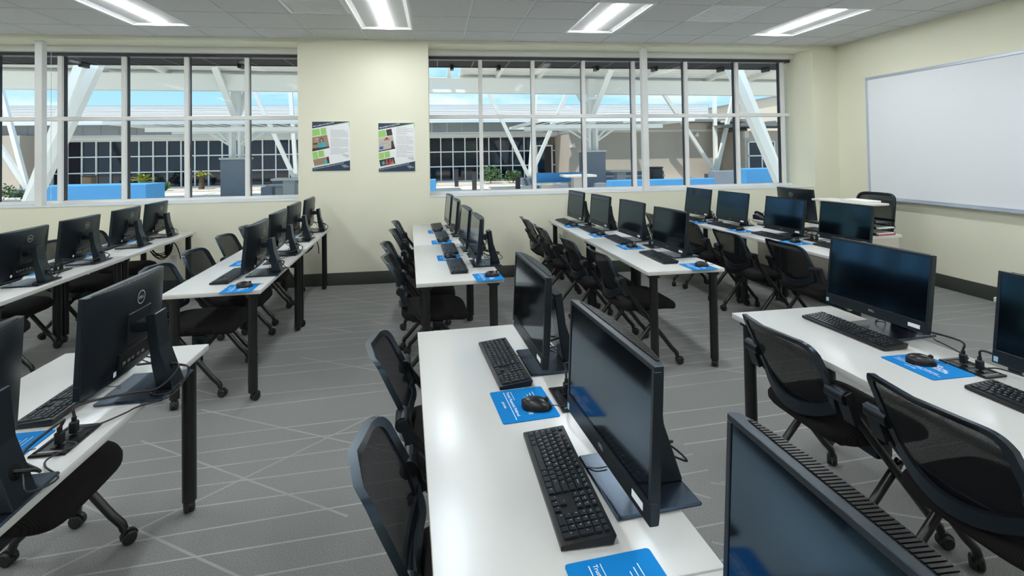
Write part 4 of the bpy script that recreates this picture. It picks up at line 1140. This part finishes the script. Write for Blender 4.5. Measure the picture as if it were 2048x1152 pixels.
for lo, hi in (((15.56, -2.06, .58), (15.62, -2.0, 2.0)), ((16.28, -2.06, .58), (16.34, -2.0, 2.0)), ((15.56, -2.06, 1.26), (17.0, -2.0, 1.32)), ((15.56, -2.06, 1.96), (17.0, -2.0, 2.02)), ((15.56, -2.06, .56), (17.0, -2.0, .62)), ((16.98, -2.06, .58), (17.04, -2.0, 2.0))): one('window_frame', 'mullion_white', tb, lo, hi)
bb = NB(); prism(bb, [(20.8, 3.0), (32.6, 3.0), (32.6, 6.61), (20.8, 4.70)], 'y', 13.3, 18); obj('upper_wall', bb, 'stucco_light', tb)
bb = NB(); bar(bb, (20.1, 13.5, 4.66), (33.2, 13.5, 6.80), .8, .14); obj('upper_eave', bb, 'fascia_grey', tb)
for x, z, yy in ((7.06, 1.95, 0), (13.9, 2.45, 0)):
    bb = NB(); prism(bb, [(x - .14, z - .1), (x + .14, z - .1), (x + .05, z + .14)], 'y', -.16, -.002); obj('wall_light', bb, 'steel_white', tb)
for x in (9.6, 15.0):
    one('eave_light', 'roof_white', tb, (x, -.75, 3.06), (x + .45, -.59, 3.16))

# canopy
cn = thing('courtyard_canopy', 'white steel courtyard canopy with deep box beam and ribbed deck', 'canopy', (0, 0, 0))
def beamY(x): return 19.6 + (x + 15.4) * .066
bb = NB(); bar(bb, (-22, beamY(-22), 4.455), (22, beamY(22), 4.455), .35, .58); obj('main_beam', bb, 'steel_white', cn)
bb = NB(); bar(bb, (-22, beamY(-22) - .05, 4.76), (22, beamY(22) - .05, 4.76), .5, .03); obj('beam_flange', bb, 'steel_white', cn)
for x in (-20, -16.2, -12.1, -10.0, -3.4, .55, 2.6, 4.4, 9.2, 12.5, 14.5, 18):
    y = beamY(x); bb = NB(); prism(bb, [(y - 4.0, 5.26), (y + .2, 4.91), (y + .2, 4.78), (y - .3, 4.78), (y - 2.8, 4.98), (y - 4.0, 5.16)], 'x', x - .07, x + .07); obj('outrigger', bb, 'steel_white', cn)
for x0, x1 in ((-22, -.35), (1.0, 22)):
    bb = NB(); n = 14
    for i in range(n):
        yo = -3.6 + i * .38
        zz = 4.94 - yo * .09; bar(bb, (x0, beamY(x0) + yo, zz), (x1, beamY(x1) + yo, zz), .30, .06)
        bar(bb, (x0, beamY(x0) + yo + .19, zz + .02), (x1, beamY(x1) + yo + .19, zz + .02), .09, .02)
    obj('deck', bb, 'steel_white', cn)
# near V columns
def strut(bm, a, c, w, h): bar(bm, a, c, w, h, (0, 1, 0))
def vcol(lab, base, tops, w, block=None, grp='slanted white steel columns'):
    r = thing('slanted_column', lab, 'column', (base[0], base[1], 0), 0, grp)
    bx_ = block or .35
    one('footing', 'concrete' if not block else 'stucco_grey', r, (-bx_, -bx_, 0), (bx_, bx_, .12 if not block else .36), .01, 1)
    for t in tops:
        bb = NB(); strut(bb, (0, 0, .1 if not block else .34), (t[0] - base[0], t[1] - base[1], t[2]), w, w); obj('strut', bb, 'steel_white', r)
vcol('pair of thick white slanted struts rising outside the window left of pillar', (-7.62, 10, 0), [(-6.11, 10.2, 4.9), (-5.44, 9.8, 4.9)], .155)
vcol('pair of thick white slanted struts rising outside the window by the whiteboard wall', (7.85, 10, 0), [(5.60, 9.8, 4.9), (6.12, 10.2, 4.9)], .165)
for (lab, base, tops) in (('thin white struts fanning up beside the planter shrubs left of poster pillar', (-17.96, 24.3), [(-19.6, 25, 5.0), (-20.4, 24, 5.0)]),
                          ('thin white struts fanning up behind the concrete benches left of poster pillar', (-6.55, 24.3), [(-8.5, 24.1, 5.0), (-6.9, 24.6, 5.0)]),
                          ('thin white struts fanning up behind the bollards', (4.62, 24.3), [(2.43, 24.1, 5.0), (6.76, 24.1, 5.0), (5.1, 24.6, 5.0)]),
                          ('thin white struts fanning up before the tan stucco wall', (14.55, 24.2), [(11.3, 23.9, 5.0), (14.8, 24.6, 5.0), (15.6, 23.9, 5.0)])):
    vcol(lab, (base[0], base[1], 0), tops, .17, .42)
# block columns with trellis
def tree_column(lab, x, y, h, branches):
    r = thing('trellis_column', lab, 'column', (x, y, 0), .04, 'trellis columns on grey blocks')
    one('block', 'stucco_grey', r, (-.44, -.44, 0), (.44, .44, h - .08), .01, 1); one('block_cap', 'concrete', r, (-.48, -.48, h - .08), (.48, .48, h), .01, 1)
    for dx, dy in ((-.16, -.16), (.16, -.16), (-.16, .16), (.16, .16)): one('column_plate', 'steel_white', r, (dx - .055, dy - .055, h), (dx + .055, dy + .055, 2.72))
    one('mast', 'steel_white', r, (-.15, -.15, 2.72), (.15, .15, 4.75))
    for dx, dy in ((-.85, -.6), (.85, -.6), (-.85, .6), (.85, .6)):
        bb = NB(); bar(bb, (dx * .2, dy * .2, 2.05), (dx, dy, 2.6), .07, .07); obj('brace', bb, 'steel_white', r)
    for t in branches:
        bb = NB(); bar(bb, (0, 0, 3.1), t, .22, .14, (0, 1, 0)); obj('branch', bb, 'steel_white', r)
    Wd, De = 3.05, 3.0
    for lo, hi in (((-Wd, -De, 2.74), (Wd, -De + .10, 2.86)), ((-Wd, De - .10, 2.74), (Wd, De, 2.86)), ((-Wd, -De + .1, 2.74), (-Wd + .10, De - .1, 2.86)), ((Wd - .10, -De + .1, 2.74), (Wd, De - .1, 2.86))): one('trellis_edge', 'steel_white', r, lo, hi)
    for yy in (-1.0, 1.0): one('trellis_beam', 'steel_white', r, (-Wd + .3, yy - .07, 2.58), (Wd - .3, yy + .07, 2.74))
    for i in range(13):
        xx = -Wd + .4 + i * (2 * Wd - .8) / 12; one('trellis_slat', 'steel_white', r, (xx - .12, -De + .1, 2.79), (xx - .06, De - .1, 2.815))
tree_column('white trellis column on a grey block left of poster pillar', -7.82, 20.6, 1.6, [(-.35, -1.2, 5.0), (.4, .5, 4.75)])
tree_column('white trellis column on a grey block before the tan wall', 6.68, 20.6, 1.68, [(.45, -1.2, 5.0), (-.6, .7, 4.75)])
# low walls
def low(name, lab, m, lo, hi, cap=None):
    r = thing(name, lab, 'wall', ((lo[0] + hi[0]) / 2, (lo[1] + hi[1]) / 2, 0)); dx, dy = (hi[0] - lo[0]) / 2, (hi[1] - lo[1]) / 2
    one('wall_body', m, r, (-dx, -dy, 0), (dx, dy, hi[2]), .015, 1)
    if cap: one('seat_ledge', 'concrete', r, (-dx - .1, -dy - .5, .36), (dx - .2, -dy, .44), .01, 1); one('seat_base', 'concrete', r, (-dx + .1, -dy - .4, 0), (dx - .4, -dy, .36))
low('blue_planter_wall', 'blue stucco planter wall outside the window left of pillar', 'stucco_blue', (-10.2, 14, 0), (-7.55, 14.9, .94))
low('blue_bench_wall', 'blue stucco bench wall with concrete seat by the trellis column', 'stucco_blue', (3.9, 19, 0), (5.8, 19.4, .80), True)
low('blue_low_wall', 'long low blue stucco wall before the grey wall', 'stucco_blue', (5.45, 15, 0), (9.0, 15.4, .69))
low('blue_pier_wall', 'short tall blue stucco wall by the thick slanted struts', 'stucco_blue', (8.72, 13, 0), (9.9, 13.6, 1.06))
low('blue_corner_wall', 'small blue stucco corner seen at the pillar edge', 'stucco_blue', (-.55, 17, 0), (-.02, 17.4, .75))
low('grey_low_wall', 'grey stucco wall behind the long blue wall', 'stucco_grey', (10.2, 17, 0), (12.6, 17.5, .83))
low('grey_bench_wall', 'grey stucco bench wall with concrete seat behind the picnic table', 'stucco_grey', (-7.0, 22.2, 0), (-4.2, 22.7, .62), True)
low('grey_back_wall', 'long grey stucco bench wall before the tan building', 'stucco_grey', (7.3, 23.2, 0), (11.2, 23.6, .62), True)
# picnic tables
def picnic(lab, x, y):
    r = thing('picnic_table', lab, 'table', (x, y, 0), 0, 'concrete picnic tables in the courtyard')
    one('table_slab', 'concrete', r, (-.6, -.45, .68), (.6, .45, .76), .01, 1); one('pedestal', 'concrete', r, (-.22, -.2, 0), (.22, .2, .68), .01, 1)
    for s_ in (-.72, .72): one('stool', 'stucco_grey', r, (s_ - .2, -.55, 0), (s_ + .2, -.15, .45), .01, 1)
picnic('concrete picnic table beside grey bench wall left of poster pillar', -5.75, 20.4)
picnic('concrete picnic table before the blue bench wall', 5.3, 18.1)
picnic('concrete picnic table before the long grey bench wall', 8.3, 21.6)
# bollards, bins
for x, y, h, lb in ((.97, 24.3, .82, 'dark square bollard at edge of the gravel bed'), (1.62, 21.3, .80, 'dark square bollard standing free on the paving'), (3.46, 20.9, .55, 'short dark square bollard near the strut footing')):
    r = thing('bollard', lb, 'bollard', (x, y, 0), 0, 'bollards in the courtyard'); one('post', 'bollard', r, (-.095, -.095, 0), (.095, .095, h), .01, 1); one('cap', 'soffit_edge', r, (-.1, -.1, h), (.1, .1, h + .03), .005, 1)
bn = thing('litter_bin', 'dark brown litter bin behind the picnic tables', 'bin', (10.3, 22.2, 0)); one('drum', 'bollard', bn, (-.25, -.25, 0), (.25, .25, .8), .04); one('lid', 'soffit_edge', bn, (-.27, -.27, .8), (.27, .27, .86), .02)
wb2 = thing('litter_bin', 'dark brown litter bin behind blue planter wall', 'bin', (-15.4, 24.2, 0)); one('drum', 'trunk', wb2, (-.2, -.2, 0), (.2, .2, .85), .04); one('lid', 'bollard', wb2, (-.21, -.21, .85), (.21, .21, .9), .02)
# plants
def fan_plant(name, lab, x, y, z, R, nb, m, droop, seed, trunk=0.0):
    r = thing(name, lab, 'plant', (x, y, z)); q = random.Random(seed)
    if trunk: bb = NB(); tube(bb, [(0, 0, 0), (0, 0, trunk)], .12, 10, radii=[.14, .10]); obj('trunk', bb, 'trunk', r)
    bb = NB()
    for i in range(nb):
        a = 2 * PI * i / nb + q.uniform(-.2, .2); el = q.uniform(.35, 1.3); L_ = R * q.uniform(.8, 1.1); d = Vector((math.cos(a), math.sin(a), 0)); sd = Vector((-math.sin(a), math.cos(a), 0)); pr_ = None
        for k in range(6):
            t = k / 5; p = d * L_ * t * math.cos(el) + Vector((0, 0, trunk + L_ * (t * math.sin(el) - droop * t * t))); w_ = R * .10 * math.sin(PI * min(.98, .12 + t * .88))
            c = (bb.verts.new(p - sd * w_ + Vector((0, 0, w_ * .5))), bb.verts.new(p), bb.verts.new(p + sd * w_ + Vector((0, 0, w_ * .5))))
            if pr_: bb.faces.new((pr_[0], pr_[1], c[1], c[0])); bb.faces.new((pr_[1], pr_[2], c[2], c[1]))
            pr_ = c
    tag(obj('fronds', bb, m, r), kind='stuff')
def shrub(lab, x, y, z, R, H, nl, seed):
    r = thing('shrub', lab, 'shrub', (x, y, z)); q = random.Random(seed)
    bb = NB()
    for i in range(7):
        a = q.uniform(0, 6.28); tube(bb, [(0, 0, 0), (R * .4 * math.cos(a), R * .4 * math.sin(a), H * .6)], .012, 5)
    obj('stems', bb, 'trunk', r)
    bb = NB()
    for i in range(nl):
        a = q.uniform(0, 6.28); rr = R * math.sqrt(q.random()); hz = H * q.uniform(.12, 1) * (1 - .45 * (rr / R) ** 2); p = Vector((rr * math.cos(a), rr * math.sin(a), hz)); d = Vector((q.gauss(0, 1), q.gauss(0, 1), q.uniform(.0, 1))).normalized(); sd = d.cross(Vector((q.gauss(0, 1), q.gauss(0, 1), q.gauss(0, 1)))).normalized(); l = q.uniform(.10, .2)
        bb.faces.new([bb.verts.new(v) for v in (p, p + d * l * .5 + sd * l * .22, p + d * l, p + d * l * .5 - sd * l * .22)])
    tag(obj('leaves', bb, 'leaf', r), kind='stuff')
fan_plant('palm', 'yellow-green palm behind the end of blue planter wall', -14.3, 26.2, .05, .95, 22, 'leaf_yellow', .45, 1, .35)
fan_plant('palm', 'yellow-green palm by the glazing beside the trellis block', -11.6, 26.2, .05, .75, 18, 'leaf_yellow', .6, 2, .6)
fan_plant('agave', 'spiky grey-green agave in the gravel bed left of trellis block', -12.9, 25.5, .05, .55, 20, 'leaf', .1, 3)
shrub('loose green shrub in the gravel bed before the glazing left of pillar', -13.9, 25.4, .066, .5, .35, 160, 11)
shrub('leafy green shrub by the tan end wall left of pillar', -17.85, 22.5, 0, .7, .7, 420, 12)
shrub('smaller leafy shrub beside the large one by tan end wall', -16.5, 22.4, 0, .4, .42, 200, 16)
shrub('tall leafy green shrub behind the bollards', 2.8, 25.6, .066, .58, .95, 420, 13)
shrub('wide leafy green shrub next to the strut footing', 3.98, 25.5, .066, .46, .7, 320, 14)
shrub('small green tuft in the gravel bed by the bollards', -.3, 25.3, .066, .3, .22, 90, 15)
shrub('low green shrub in front of the short blue wall', 8.9, 12.2, 0, .42, .72, 200, 17)
print('objects', len(bpy.data.objects), 'tiles', NT)
